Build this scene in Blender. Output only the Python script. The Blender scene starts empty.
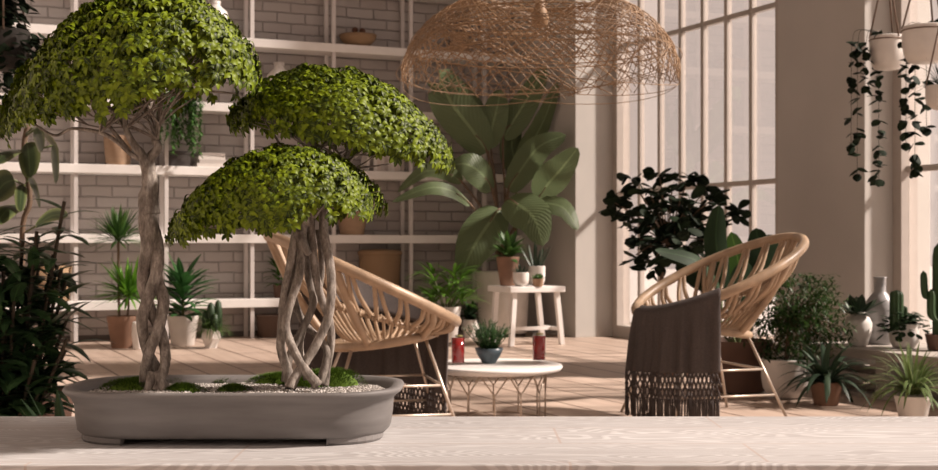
import bpy, math, random
from mathutils import Vector, Matrix, noise
random.seed(7)
C = bpy.context.scene.collection
R = math.radians
PI = math.pi
A = R(23.8); SA = math.sin(A); CA = math.cos(A)
F = 1302.0; EYE = 0.85; HY = 245.0
V = Vector

def W(px, d, z=0.0):
    """point of the room seen at column px, d metres ahead of the camera"""
    l = (px-469)/F*d
    return V((d*SA+l*CA, d*CA-l*SA, z))
def WP(px, py, d):
    return W(px, d, EYE+(HY-py)/F*d)
def FL(px, py):
    return W(px, F*EYE/(py-HY), 0)
def ZP(py, d): return EYE+(HY-py)/F*d

# ------------------------------------------------------------------ materials
def srgb(r, g, b):
    f = lambda c: (c/255/12.92) if c/255 <= .04045 else ((c/255+.055)/1.055)**2.4
    return (f(r), f(g), f(b), 1)
def scale(c, k): return (min(1, c[0]*k), min(1, c[1]*k), min(1, c[2]*k), 1)
MC = {}
def newmat(name):
    m = bpy.data.materials.new(name); m.use_nodes = True
    nt = m.node_tree; nt.nodes.clear()
    out = nt.nodes.new('ShaderNodeOutputMaterial'); b = nt.nodes.new('ShaderNodeBsdfPrincipled')
    nt.links.new(b.outputs[0], out.inputs[0])
    return m, nt, b, out
def N(nt, t, **kw):
    n = nt.nodes.new('ShaderNode'+t)
    for k, v in kw.items():
        if k in n.inputs.keys(): n.inputs[k].default_value = v
        else: setattr(n, k, v)
    return n
def L(nt, a, b): nt.links.new(a, b)
def ramp(nt, fac, stops):
    r = N(nt, 'ValToRGB'); e = r.color_ramp.elements
    while len(e) < len(stops): e.new(.5)
    for i, (p, c) in enumerate(stops): e[i].position = p; e[i].color = c
    L(nt, fac, r.inputs[0]); return r.outputs[0]
def bump(nt, b, h, strength=.3, dist=.01):
    n = N(nt, 'Bump', Strength=strength, Distance=dist)
    L(nt, h, n.inputs['Height']); L(nt, n.outputs[0], b.inputs['Normal']); return n
def plain(name, col, rough=.6, metal=0, var=.12, nscale=12, bmp=.0, stretch=(1, 1, 1), bdist=.004, spec=.5):
    if name in MC: return MC[name]
    m, nt, b, o = newmat(name)
    tc = N(nt, 'TexCoord'); mp = N(nt, 'Mapping'); mp.inputs['Scale'].default_value = stretch
    L(nt, tc.outputs['Object'], mp.inputs[0])
    nz = N(nt, 'TexNoise', Scale=nscale, Detail=5.0); L(nt, mp.outputs[0], nz.inputs['Vector'])
    L(nt, ramp(nt, nz.outputs[0], [(.3, scale(col, 1-var)), (.7, scale(col, 1+var))]), b.inputs['Base Color'])
    b.inputs['Roughness'].default_value = rough; b.inputs['Metallic'].default_value = metal
    b.inputs['Specular IOR Level'].default_value = spec
    if bmp: bump(nt, b, nz.outputs[0], bmp, bdist)
    MC[name] = m; return m
def leafmat(name, dark, light, rough=.45, trans=.25, veins=0, edge=None, rib=1.5, spec=.35):
    if name in MC: return MC[name]
    m, nt, b, o = newmat(name)
    g = N(nt, 'NewGeometry')
    col = ramp(nt, g.outputs['Random Per Island'], [(0, dark), (1, light)])
    uv = N(nt, 'UVMap'); sx = N(nt, 'SeparateXYZ'); L(nt, uv.outputs[0], sx.inputs[0])
    ab = N(nt, 'Math', operation='ABSOLUTE'); L(nt, sx.outputs[0], ab.inputs[0])
    # paler midrib
    mr = N(nt, 'Math', operation='LESS_THAN'); mr.inputs[1].default_value = .07; L(nt, ab.outputs[0], mr.inputs[0])
    mx = N(nt, 'Mix', data_type='RGBA'); L(nt, mr.outputs[0], mx.inputs['Factor'])
    mx.inputs['B'].default_value = scale(light, rib); L(nt, col, mx.inputs['A']); res = mx.outputs['Result']
    if edge:
        er = ramp(nt, ab.outputs[0], [(.45, (0, 0, 0, 1)), (.95, (1, 1, 1, 1))])
        mx2 = N(nt, 'Mix', data_type='RGBA'); L(nt, er, mx2.inputs['Factor']); L(nt, res, mx2.inputs['A'])
        mx2.inputs['B'].default_value = edge; res = mx2.outputs['Result']
    if veins:
        ad = N(nt, 'Math', operation='MULTIPLY_ADD'); L(nt, ab.outputs[0], ad.inputs[0]); ad.inputs[1].default_value = -.25
        L(nt, sx.outputs[1], ad.inputs[2])
        mu = N(nt, 'Math', operation='MULTIPLY'); L(nt, ad.outputs[0], mu.inputs[0]); mu.inputs[1].default_value = veins*6.283
        sn = N(nt, 'Math', operation='SINE'); L(nt, mu.outputs[0], sn.inputs[0])
        bump(nt, b, sn.outputs[0], .35, .004)
    L(nt, res, b.inputs['Base Color']); b.inputs['Roughness'].default_value = rough
    b.inputs['Specular IOR Level'].default_value = spec
    tr = N(nt, 'BsdfTranslucent'); L(nt, res, tr.inputs[0]); ms = N(nt, 'MixShader'); ms.inputs[0].default_value = trans
    L(nt, b.outputs[0], ms.inputs[1]); L(nt, tr.outputs[0], ms.inputs[2]); L(nt, ms.outputs[0], o.inputs[0])
    MC[name] = m; return m

# ------------------------------------------------------------------ mesh helper
class MB:
    def __init__(s): s.v = []; s.f = []; s.uv = []
    def vert(s, p, uv=(0, 0)): s.v.append(tuple(p)); s.uv.append(uv); return len(s.v)-1
    def box(s, x0, x1, y0, y1, z0, z1):
        i = len(s.v)
        for z in (z0, z1):
            for x, y in ((x0, y0), (x1, y0), (x1, y1), (x0, y1)): s.vert((x, y, z))
        for q in ((3, 2, 1, 0), (4, 5, 6, 7), (0, 1, 5, 4), (1, 2, 6, 5), (2, 3, 7, 6), (3, 0, 4, 7)):
            s.f.append(tuple(i+k for k in q))
        return s
    def hexa(s, lo, hi):
        """eight corners: four below, four above"""
        i = len(s.v)
        for p in list(lo)+list(hi): s.vert(p)
        for q in ((3, 2, 1, 0), (4, 5, 6, 7), (0, 1, 5, 4), (1, 2, 6, 5), (2, 3, 7, 6), (3, 0, 4, 7)):
            s.f.append(tuple(i+k for k in q))
        return s
    def tube(s, pts, rad, n=8, closed=False, cap=True, bumpy=0):
        pts = [V(p) for p in pts]; m = len(pts)
        if not hasattr(rad, '__len__'): rad = [rad]*m
        start = len(s.v); prev = None
        for k in range(m):
            a = pts[k-1] if (k > 0 or closed) else pts[0]
            b = pts[(k+1) % m] if (k < m-1 or closed) else pts[-1]
            t = (b-a)
            if t.length < 1e-9: t = V((0, 0, 1))
            t.normalize()
            if prev is None:
                h = V((0, 0, 1)) if abs(t.z) < .9 else V((1, 0, 0)); u = t.cross(h).normalized()
            else:
                u = prev-t*prev.dot(t)
                u = u.normalized() if u.length > 1e-6 else t.orthogonal().normalized()
            prev = u; w = t.cross(u)
            for j in range(n):
                an = 2*PI*j/n; r = rad[k]
                if bumpy: r *= 1+bumpy*math.sin(an*3+k*.5)*.6+bumpy*(random.random()-.5)
                s.vert(pts[k]+u*math.cos(an)*r+w*math.sin(an)*r, (j/n, k/m))
        for k in range(m if closed else m-1):
            a = start+k*n; b = start+((k+1) % m)*n
            for j in range(n):
                j2 = (j+1) % n; s.f.append((a+j, a+j2, b+j2, b+j))
        if cap and not closed:
            s.f.append(tuple(start+j for j in range(n))[::-1]); s.f.append(tuple(start+(m-1)*n+j for j in range(n)))
        return s
    def lathe(s, prof, n=32, c=(0, 0, 0), facet=None):
        cx, cy, cz = c; start = len(s.v)
        for k, (r, z) in enumerate(prof):
            for j in range(n):
                an = 2*PI*(j+(.5 if facet and k % 2 else 0))/n; s.vert((cx+r*math.cos(an), cy+r*math.sin(an), cz+z), (j/n, z))
        for k in range(len(prof)-1):
            a = start+k*n; b = a+n
            for j in range(n):
                j2 = (j+1) % n; s.f.append((a+j, a+j2, b+j2, b+j))
        if prof[0][0] > 1e-5: s.f.append(tuple(start+j for j in range(n))[::-1])
        if prof[-1][0] > 1e-5: s.f.append(tuple(start+(len(prof)-1)*n+j for j in range(n)))
        return s
    def blade(s, pts, side, width, prof='lance', fold=.15, wavy=0):
        """leaf surface along pts; side(k) gives the cross direction"""
        m = len(pts); start = len(s.v)
        for k in range(m):
            t = k/(m-1)
            if prof == 'lance': w = math.sin(PI*min(1, t*.92+.08))**.8
            elif prof == 'oval': w = max(0, math.sin(PI*min(1, t*.97+.03)))**.55
            elif prof == 'paddle': w = max(0, math.sin(PI*min(1, (t*.96+.04))**.85))**.62
            elif prof == 'fiddle': w = max(0, math.sin(PI*min(1, t**1.3*.97+.03)))**.5
            elif prof == 'heart': w = math.sin(PI*(min(1, t*.85+.15)))**.7
            elif prof == 'blade': w = (1-t)**.55*(min(1, .6+t*3))
            else: w = 1
            if k == m-1: w = 0.02
            w *= width/2
            a = pts[k-1] if k else pts[0]; b = pts[k+1] if k < m-1 else pts[-1]
            tg = (b-a).normalized(); sd = side(k) if callable(side) else side
            sd = (sd-tg*sd.dot(tg)).normalized(); nr = sd.cross(tg)
            f1 = fold+(random.random()-.5)*wavy; f2 = fold+(random.random()-.5)*wavy
            s.vert(pts[k]+sd*w+nr*w*f1, (1, t)); s.vert(pts[k], (0, t)); s.vert(pts[k]-sd*w+nr*w*f2, (-1, t))
        for k in range(m-1):
            a = start+k*3; b = a+3
            s.f.append((a, a+1, b+1, b)); s.f.append((a+1, a+2, b+2, b+1))
        return s
    def leaf(s, base, az, el, length, width, droop=.5, seg=5, prof='lance', fold=.18, roll=0, curl=0):
        d = V((math.cos(az)*math.cos(el), math.sin(az)*math.cos(el), math.sin(el)))
        p = V(base); pts = [p.copy()]
        for k in range(seg):
            p = p+d*(length/seg); pts.append(p.copy())
            d = (d+V((0, 0, -droop/seg))+V((-math.sin(az), math.cos(az), 0))*curl/seg).normalized()
        sd = V((-math.sin(az), math.cos(az), 0))
        if roll: sd = Matrix.Rotation(roll, 3, (pts[-1]-pts[0]).normalized()) @ sd
        return s.blade(pts, sd, width, prof, fold)
    def build(s, name, mat, parent=None, smooth=True, loc=None, bevel=0, solid=0, sub=0):
        me = bpy.data.meshes.new(name); me.from_pydata(s.v, [], s.f)
        uvl = me.uv_layers.new(name='UVMap')
        li = [0]*len(me.loops); me.loops.foreach_get('vertex_index', li)
        flat = []
        for i in li: flat.extend(s.uv[i])
        uvl.data.foreach_set('uv', flat)
        me.polygons.foreach_set('use_smooth', [smooth]*len(me.polygons))
        if mat: me.materials.append(mat)
        me.update()
        o = bpy.data.objects.new(name, me); C.objects.link(o)
        if parent: o.parent = parent
        if loc is not None: o.location = loc
        if bevel:
            b = o.modifiers.new('b', 'BEVEL'); b.width = bevel; b.segments = 2; b.limit_method = 'ANGLE'
        if solid:
            b = o.modifiers.new('s', 'SOLIDIFY'); b.thickness = solid; b.offset = 0
        if sub:
            b = o.modifiers.new('u', 'SUBSURF'); b.levels = sub; b.render_levels = sub
        return o
def cr(pts, n=6, closed=False):
    """Catmull-Rom through points (or tuples)"""
    pts = [V(p) for p in pts]; out = []; m = len(pts)
    for i in range(m if closed else m-1):
        p0 = pts[i-1] if (i > 0 or closed) else pts[0]; p1 = pts[i]; p2 = pts[(i+1) % m]
        p3 = pts[(i+2) % m] if (i+2 < m or closed) else pts[-1]
        for k in range(n):
            t = k/n
            out.append(.5*((2*p1)+(-p0+p2)*t+(2*p0-5*p1+4*p2-p3)*t*t+(-p0+3*p1-3*p2+p3)*t**3))
    if not closed: out.append(pts[-1])
    return out
def crf(vals, n=6):
    return [x.x for x in cr([(v, 0, 0) for v in vals], n)]

def tag(o, label=None, cat=None, group=None, kind=None):
    if label: o['label'] = label
    if cat: o['category'] = cat
    if group: o['group'] = group
    if kind: o['kind'] = kind
    return o
def thing(name, label, cat, loc=(0, 0, 0), rz=0, group=None):
    o = bpy.data.objects.new(name, None); C.objects.link(o); o.empty_display_size = .05
    o.location = loc; o.rotation_euler = (0, 0, rz); return tag(o, label, cat, group)
def dup(root, loc, rz=None, label=None, group=None):
    r = root.copy(); C.objects.link(r); r.location = loc
    if rz is not None: r.rotation_euler = (0, 0, rz)
    if label: r['label'] = label
    if group: r['group'] = group
    for ch in list(root.children):
        c = ch.copy(); C.objects.link(c); c.parent = r
        for g in ch.children:
            d = g.copy(); C.objects.link(d); d.parent = c
    return r
def struct(o): o['kind'] = 'structure'; return o
rnd = random.uniform

# ------------------------------------------------------------------ palette
M_white = plain('painted_white', (.80, .77, .74, 1), .45, var=.03)
M_post = plain('painted_posts', (.62, .58, .56, 1), .45, var=.03)
M_taupe = plain('taupe_plaster', (.45, .425, .395, 1), .85, var=.03, nscale=3)
M_frame = plain('window_paint', (.40, .355, .32, 1), .5, var=.03)
M_ceramic = plain('white_ceramic', (.66, .62, .58, 1), .35, var=.04)
M_ceramic_rough = plain('matte_white_pot', (.60, .56, .52, 1), .7, var=.08, nscale=6)
M_terra = plain('terracotta', (.22, .125, .082, 1), .8, var=.15, nscale=7, bmp=.1)
M_terra_l = plain('pale_terracotta', (.36, .24, .155, 1), .8, var=.1, nscale=9, stretch=(1, 1, 4), bmp=.1)
M_brown = plain('brown_pot', (.12, .065, .045, 1), .75, var=.2, nscale=5)
M_soil = plain('soil', (.03, .02, .014, 1), .95, var=.4, nscale=60, bmp=.8)
M_stem = plain('green_stem', (.10, .12, .04, 1), .6, var=.2)
M_brownstem = plain('brown_stem', (.12, .075, .045, 1), .8, var=.3, nscale=20, stretch=(1, 1, .3), bmp=.3)
M_rattan = plain('rattan', (.37, .26, .17, 1), .42, var=.2, nscale=14, stretch=(1, 1, 1), bmp=.15)
M_metal = plain('champagne_metal', (.55, .46, .38, 1), .35, metal=.6, var=.04)
M_throw = plain('dark_throw', (.085, .072, .068, 1), .95, var=.2, nscale=180, bmp=.5, bdist=.002, spec=.1)
M_slate = plain('slate_glaze', (.07, .10, .12, 1), .35, var=.15)
M_cactus = leafmat('cactus_skin', (.012, .028, .010, 1), (.02, .045, .015, 1), .5, .0)

def wicker(name, col, sc=60):
    if name in MC: return MC[name]
    m, nt, b, o = newmat(name)
    tc = N(nt, 'TexCoord'); w = N(nt, 'TexWave', Scale=sc, Distortion=2.0, Detail=2.0); w.bands_direction = 'Z'
    L(nt, tc.outputs['Object'], w.inputs['Vector'])
    w2 = N(nt, 'TexWave', Scale=sc*.6, Distortion=2.0); w2.bands_direction = 'X'; L(nt, tc.outputs['Object'], w2.inputs['Vector'])
    mu = N(nt, 'Math', operation='MULTIPLY'); L(nt, w.outputs[1], mu.inputs[0]); L(nt, w2.outputs[1], mu.inputs[1])
    L(nt, ramp(nt, mu.outputs[0], [(.0, scale(col, .6)), (.7, scale(col, 1.15))]), b.inputs['Base Color'])
    bump(nt, b, mu.outputs[0], .6, .006); b.inputs['Roughness'].default_value = .75
    MC[name] = m; return m

# ------------------------------------------------------------------ setting
YW = 11.94; XP = 5.71; XW = 6.02; ZC = 10.0
def brick_mat():
    m, nt, b, o = newmat('white_brick')
    tc = N(nt, 'TexCoord'); mp = N(nt, 'Mapping'); mp.inputs['Rotation'].default_value = (R(90), 0, 0)
    L(nt, tc.outputs['Object'], mp.inputs[0])
    nz = N(nt, 'TexNoise', Scale=5.0, Detail=4.0); L(nt, mp.outputs[0], nz.inputs['Vector'])
    mi = N(nt, 'Mix', data_type='VECTOR'); mi.inputs['Factor'].default_value = .018
    L(nt, mp.outputs[0], mi.inputs['A']); L(nt, nz.outputs['Color'], mi.inputs['B'])
    br = N(nt, 'TexBrick', Scale=1.0); br.inputs['Brick Width'].default_value = .27; br.inputs['Row Height'].default_value = .096
    br.inputs['Mortar Size'].default_value = .009; br.inputs['Mortar Smooth'].default_value = .6; br.inputs['Bias'].default_value = 0
    br.inputs['Color1'].default_value = (.43, .40, .385, 1); br.inputs['Color2'].default_value = (.40, .36, .34, 1)
    br.inputs['Mortar'].default_value = (.30, .275, .26, 1)
    L(nt, mi.outputs['Result'], br.inputs['Vector'])
    L(nt, br.outputs['Color'], b.inputs['Base Color'])
    inv = N(nt, 'Math', operation='SUBTRACT'); inv.inputs[0].default_value = 1; L(nt, br.outputs['Fac'], inv.inputs[1])
    ad = N(nt, 'Math', operation='MULTIPLY_ADD'); nz2 = N(nt, 'TexNoise', Scale=25.0, Detail=5.0); L(nt, mp.outputs[0], nz2.inputs['Vector'])
    L(nt, nz2.outputs[0], ad.inputs[0]); ad.inputs[1].default_value = .35; L(nt, inv.outputs[0], ad.inputs[2])
    bump(nt, b, ad.outputs[0], .8, .02); b.inputs['Roughness'].default_value = .8
    return m
def floor_mat():
    m, nt, b, o = newmat('floor_planks')
    tc = N(nt, 'TexCoord'); mp = N(nt, 'Mapping'); mp.inputs['Rotation'].default_value = (0, 0, R(90)); mp.inputs['Location'].default_value = (.6, .07, 0)
    L(nt, tc.outputs['Object'], mp.inputs[0])
    br = N(nt, 'TexBrick', Scale=1.0); br.inputs['Brick Width'].default_value = 1.9; br.inputs['Row Height'].default_value = .28
    br.inputs['Mortar Size'].default_value = .009; br.inputs['Mortar Smooth'].default_value = .2; br.offset = .37
    br.inputs['Color1'].default_value = (.56, .44, .36, 1); br.inputs['Color2'].default_value = (.47, .365, .295, 1)
    br.inputs['Mortar'].default_value = (.13, .075, .05, 1)
    L(nt, mp.outputs[0], br.inputs['Vector'])
    mp2 = N(nt, 'Mapping'); mp2.inputs['Scale'].default_value = (9, .8, 1); L(nt, tc.outputs['Object'], mp2.inputs[0])
    nz = N(nt, 'TexNoise', Scale=1.6, Detail=7.0, Distortion=.6); L(nt, mp2.outputs[0], nz.inputs['Vector'])
    gr = ramp(nt, nz.outputs[0], [(.25, (.74, .70, .68, 1)), (.65, (1, 1, 1, 1))])
    mx = N(nt, 'Mix', data_type='RGBA', blend_type='MULTIPLY'); mx.inputs['Factor'].default_value = 1
    L(nt, br.outputs[0], mx.inputs['A']); L(nt, gr, mx.inputs['B']); L(nt, mx.outputs['Result'], b.inputs['Base Color'])
    inv = N(nt, 'Math', operation='SUBTRACT'); inv.inputs[0].default_value = 1; L(nt, br.outputs['Fac'], inv.inputs[1])
    bump(nt, b, inv.outputs[0], .6, .006); b.inputs['Roughness'].default_value = .5
    return m
struct(MB().box(-4, 7.5, -4.2, YW+.2, -.12, 0).build('floor', floor_mat(), smooth=False))
struct(MB().box(-4, 7.5, -4.2, YW+.2, ZC, ZC+.15).build('ceiling', plain('ceiling_plaster', (.5, .46, .43, 1), .9, var=.02), smooth=False))
struct(MB().box(-4, XP, YW, YW+.2, 0, ZC).build('wall_back', brick_mat(), smooth=False))
wf = MB().box(-1.4, -.9, -4.4, -4.2, 0, ZC).box(-.9, 6.3, -4.4, -4.2, 9.4, ZC)  # unseen wall behind the camera, added to cut the sky fill
struct(wf.build('wall_front_unseen', M_taupe, smooth=False))
struct(MB().box(-1.4, -1.2, -4.2, YW, 0, ZC).build('wall_left', plain('side_wall_plaster', (.40, .36, .33, 1), .9, var=.03), smooth=False))
# piers between the tall windows (the right wall)
piers = [(10.53, YW+.2), (6.64, 7.54), (1.4, 2.3), (-4.2, -3.6)]
for i, (a, b_) in enumerate(piers):
    struct(MB().box(XP, 6.26, a, b_, 0, ZC).build('wall_right' if i == 0 else 'wall_right.%03d' % i, M_taupe, smooth=False, bevel=.004))
struct(MB().box(XP, 6.26, -4.2, YW, 9.65, ZC).build('wall_right.004', M_taupe, smooth=False))
# glass
def glass_mat():
    m, nt, b, o = newmat('window_glass'); nt.nodes.remove(b)
    tr = N(nt, 'BsdfTransparent'); tr.inputs[0].default_value = (.93, .91, .90, 1)
    gl = N(nt, 'BsdfGlossy', Roughness=.02); gl.inputs[0].default_value = (1, 1, 1, 1)
    fr = N(nt, 'LayerWeight', Blend=.5); pw = N(nt, 'Math', operation='POWER'); pw.inputs[1].default_value = 2.0; L(nt, fr.outputs['Facing'], pw.inputs[0])
    mu = N(nt, 'Math', operation='MULTIPLY_ADD'); mu.inputs[1].default_value = .8; mu.inputs[2].default_value = .04; mu.use_clamp = True
    L(nt, pw.outputs[0], mu.inputs[0])
    mx = N(nt, 'MixShader'); L(nt, mu.outputs[0], mx.inputs[0]); L(nt, tr.outputs[0], mx.inputs[1]); L(nt, gl.outputs[0], mx.inputs[2])
    L(nt, mx.outputs[0], o.inputs[0]); return m
M_glass = glass_mat()
wins = [(7.54, 10.53, 10.13), (2.3, 6.64, 6.42), (-3.6, 1.4, 1.2)]  # unseen last window and upper panes are sized so sun reaches the bonsai
for wi, (y0, y1, first) in enumerate(wins):
    f = MB(); q = 0 if wi == 0 else -.16
    f.box(6.10+q, 6.24+q, y0, y1, 0, .11)
    f.box(6.10+q, 6.24+q, y0, y1, 9.55, 9.65)
    f.box(6.10+q, 6.24+q, y1-.08, y1, .11, 9.55); f.box(6.10+q, 6.24+q, y0, y0+.08, .11, 9.55)
    y = first if wi == 0 else y1-.62
    step = .335 if wi == 0 else .62
    while y > y0+.15:
        f.box(6.14+q, 6.19+q, y-.021, y+.021, .11, 9.55); y -= step
    for z in (1.34, 2.685, 4.03, 5.37, 6.7, 8.05, 9.4):
        f.box(6.143+q, 6.187+q, y0+.08, y1-.08, z-.02, z+.02)
    g = MB().box(6.162+q, 6.168+q, y0+.08, y1-.08, .11, 9.55)
    o = struct(f.build('window_%d' % (wi+1), M_frame, smooth=False, bevel=.003))
    g.build('glass', M_glass, o, smooth=False)
f = MB().box(-.9, XP, -4.36, -4.24, 0, .1)
x = -.9
while x < XP-.1: f.box(x, x+.05, -4.34, -4.26, .1, 9.4); x += 1.32
for z in (2.64, 5.28, 7.92): f.box(-.85, XP, -4.33, -4.27, z-.02, z+.02)
o = struct(f.build('window_4', M_frame, smooth=False))  # unseen rear glazing, added to let fill light back in
MB().box(-.88, XP, -4.303, -4.297, .1, 9.4).build('glass', M_glass, o, smooth=False)
struct(MB().box(-1.2, XP, YW-.015, YW, 0, .05).build('baseboard_back', plain('dark_skirting', (.10, .08, .07, 1), .6), smooth=False))
# pale terrace beyond the windows
struct(MB().box(7.6, 40, -30, 40, -.2, -.02).build('floor_terrace', plain('terrace_stone', (.5, .46, .43, 1), .8, var=.05), smooth=False))

# ------------------------------------------------------------------ shelving
SY0, SY1 = 11.62, 11.92
SX = [-.12, .65, 1.43, 2.205, 2.98, 3.755, 4.53, 5.305]
SZ = [.36, .945, 1.55, 2.13, 2.73, 3.32, 3.9]       # top faces of the boards
sh = thing('shelving_unit', 'tall white shelving unit with thin uprights in front of the white brick wall', 'shelving', (0, 0, 0))
for z in SZ:
    MB().box(-.5, XP-.003, SY0, SY1, z-.078, z).build('shelf', M_white, sh, smooth=False, bevel=.004)
for x in SX:
    for yy in (SY0+.02, SY1-.05):
        MB().box(x-.017, x+.017, yy, yy+.03, 0, 4.4).build('upright', M_post, sh, smooth=False)
def shelf_pt(px, dy=.13):
    """point on the shelves' row at column px"""
    y = SY0+dy; d = y/(CA-(px-469)/F*SA); return W(px, d), d

# ------------------------------------------------------------------ pots and plants
def pot_on(root, rt, rb, h, mat, style='taper', label=None, soil=True):
    t = .012 if h > .12 else .006
    if style == 'taper': pr = [(rb*.9, 0), (rb, .008), (rt*.97, h*.86), (rt, h*.88), (rt, h), (rt-t, h), (rt-t*1.4, h*.8), (0, h*.78)]
    elif style == 'rim': pr = [(rb*.9, 0), (rb, .006), (rt*.88, h*.72), (rt, h*.73), (rt*1.02, h), (rt*.9, h), (rt*.86, h*.8), (0, h*.78)]
    elif style == 'round': pr = [(rb*.6, 0), (rb*.85, h*.04), (rt*.93, h*.25), (rt, h*.5), (rt, h*.98), (rt-t*.5, h), (rt-t*1.2, h*.97), (rt-t*1.3, h*.85), (0, h*.83)]
    elif style == 'cyl': pr = [(rb*.97, 0), (rb, .01), (rt, h*.98), (rt-t*.4, h), (rt-t, h*.99), (rt-t*1.2, h*.88), (0, h*.86)]
    elif style == 'facet': pr = [(rb*.8, 0), (rt*1.12, h*.5), (rt*.9, h), (rt*.75, h), (rt*.7, h*.85), (0, h*.83)]
    if style == 'facet': o = MB().lathe(pr, 6, facet=True).build('pot', mat, root, smooth=False)
    else:
        o = MB().lathe(pr, 36).build('pot', mat, root, bevel=0)
        m = o.modifiers.new('e', 'EDGE_SPLIT'); m.split_angle = R(50)
    if label: o['label'] = label
    if soil: MB().lathe([(rt*.86, h*.87), (rt*.5, h*.90), (0, h*.905)], 20).build('soil', M_soil, root)
    return o
G_mid = leafmat('mid_green_leaf', (.022, .060, .014, 1), (.07, .15, .03, 1))
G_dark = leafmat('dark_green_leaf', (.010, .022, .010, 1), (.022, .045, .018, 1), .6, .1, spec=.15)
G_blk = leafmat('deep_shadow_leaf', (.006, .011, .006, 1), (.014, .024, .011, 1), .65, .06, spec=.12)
G_bright = leafmat('bright_green_leaf', (.05, .13, .015, 1), (.14, .28, .04, 1))
G_spider = leafmat('spider_leaf', (.06, .11, .03, 1), (.13, .19, .06, 1), edge=(.22, .26, .12, 1))
G_ban = leafmat('banana_leaf', (.10, .135, .062, 1), (.14, .185, .09, 1), .42, .35, veins=17)
G_rub = leafmat('variegated_leaf', (.022, .034, .014, 1), (.035, .05, .02, 1), .35, .1, edge=(.13, .15, .06, 1))
G_agave = leafmat('agave_leaf', (.020, .038, .022, 1), (.035, .06, .032, 1), .5, .05)

def rosette(root, n, z0, length, width, el0, el1, droop, mat, r0=.015, name='foliage', prof='blade', seg=6, curl=.2, fold=.2, cx=0, cy=0, mb=None):
    m = mb or MB()
    for i in range(n):
        az = i*2.39996+rnd(-.2, .2); t = i/n
        el = el0+(el1-el0)*t+rnd(-.12, .12)
        m.leaf((cx+r0*math.cos(az), cy+r0*math.sin(az), z0+rnd(-.01, .02)), az, el, length*rnd(.8, 1.1), width*rnd(.85, 1.1), droop*rnd(.7, 1.3), seg, prof, fold, curl=rnd(-curl, curl), roll=rnd(-.2, .2))
    if mb: return m
    return m.build(name, mat, root)

# --- floor plants along the shelving
p = FL(122, 348)
t = thing('dracaena', 'two-headed spiky dracaena in a terracotta pot, left of the braided trunk', 'potted plant', p)
pot_on(t, .122, .085, .265, M_terra)
d0 = F*EYE/(348-HY)
zs = lambda y: ZP(y, d0)
MB().tube(cr([(-.02, 0, .2), (-.025, .0, .4), (-.03, 0, zs(238))]), .011).build('stem', M_brownstem, t)
MB().tube(cr([(.035, -.02, .2), (.05, -.02, .35), (.045, -.03, zs(298))]), .009).build('stem', M_brownstem, t)
m = MB()
rosette(t, 120, zs(240), .28, .024, -.2, 1.5, .35, None, prof='lance', mb=m, cx=-.03)
o = m.build('foliage', G_mid, t)
m = MB()
rosette(t, 120, zs(296), .34, .028, -.2, 1.4, .5, None, prof='lance', mb=m, cx=.045, cy=-.03)
m.build('foliage', leafmat('fresh_green_leaf', (.03, .09, .012, 1), (.13, .30, .025, 1)), t)

p = FL(138, 349.5)
t = MB().lathe([(.035, 0), (.04, .01), (.05, .12), (.048, .2), (.042, .225), (.038, .222), (.04, .1), (0, .05)], 24).build('ceramic_vase', M_ceramic, loc=p)
tag(t, 'small empty white vase on the floor beside the terracotta dracaena pot', 'vase')

p = FL(183, 345.6)
t = thing('foliage_plant', 'lance-leaved green plant in a wide white pot between the braided trunk and the faceted pot', 'potted plant', p)
pot_on(t, .135, .095, .255, M_ceramic_rough)
m = MB()
for k in range(7):
    zz = .24+k*.05
    rosette(t, 10, zz, .36-k*.012, .062, .1+k*.08, .55+k*.11, .75, None, mb=m, prof='lance')
m.build('foliage', leafmat('lance_green_leaf', (.022, .07, .02, 1), (.05, .15, .04, 1)), t)
MB().tube([(0, 0, .2), (0, 0, .58)], .012).build('stem', M_stem, t)

p = FL(211, 348)
t = thing('succulent_planter', 'faceted white planter with a dark cactus and grassy fringe, left of the wicker basket', 'potted plant', p)
pot_on(t, .075, .06, .16, M_ceramic, 'facet')
m = MB()
for (x, y, r, h) in ((.0, 0, .035, .24), (.06, .0, .032, .26), (-.045, .01, .028, .17), (.02, -.05, .03, .15)):
    m.lathe([(r*.6, 0), (r, h*.2), (r*1.05, h*.6), (r*.8, h*.9), (0, h)], 12, (x, y, .14))
m.build('cactus', M_cactus, t)
rosette(t, 170, .15, .19, .012, .1, 1.2, 1.6, leafmat('grassy_leaf', (.03, .06, .015, 1), (.07, .12, .03, 1)), name='foliage', r0=.03)

p, d0 = shelf_pt(269, .12)
t = thing('storage_basket', 'low dark wicker basket on the floor under the bottom shelf', 'basket', (p.x, p.y-.02, 0))
MB().lathe([(.10, 0), (.105, .01), (.12, .19), (.125, .2), (.115, .2), (.10, .02), (0, .015)], 30).build('basket_body', wicker('dark_wicker', (.17, .105, .075, 1)), t)
MB().tube([(.122*math.cos(a*PI/12), .122*math.sin(a*PI/12), .2) for a in range(24)], .009, closed=True).build('basket_rim', wicker('dark_wicker', None), t)

p = FL(447, 340)
t = thing('lady_palm', 'bushy bright green palm in a white pot, behind the tip of the left rattan chair', 'potted plant', p)
pot_on(t, .125, .09, .30, M_ceramic)
m = MB(); st = MB()
for i in range(18):
    az = i*2.4; h = rnd(.30, .66); x, y = .05*math.cos(az), .05*math.sin(az)
    tip = V((x*2.6, y*2.6, h)); st.tube([(x*.5, y*.5, .25), tip], .005, 6)
    for k in range(9):
        m.leaf(tip, az+(k-4)*.42, rnd(.2, .9), rnd(.2, .32), .030, .9, 5, 'lance')
st.build('stem', M_stem, t); m.build('foliage', G_bright, t)

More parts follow.
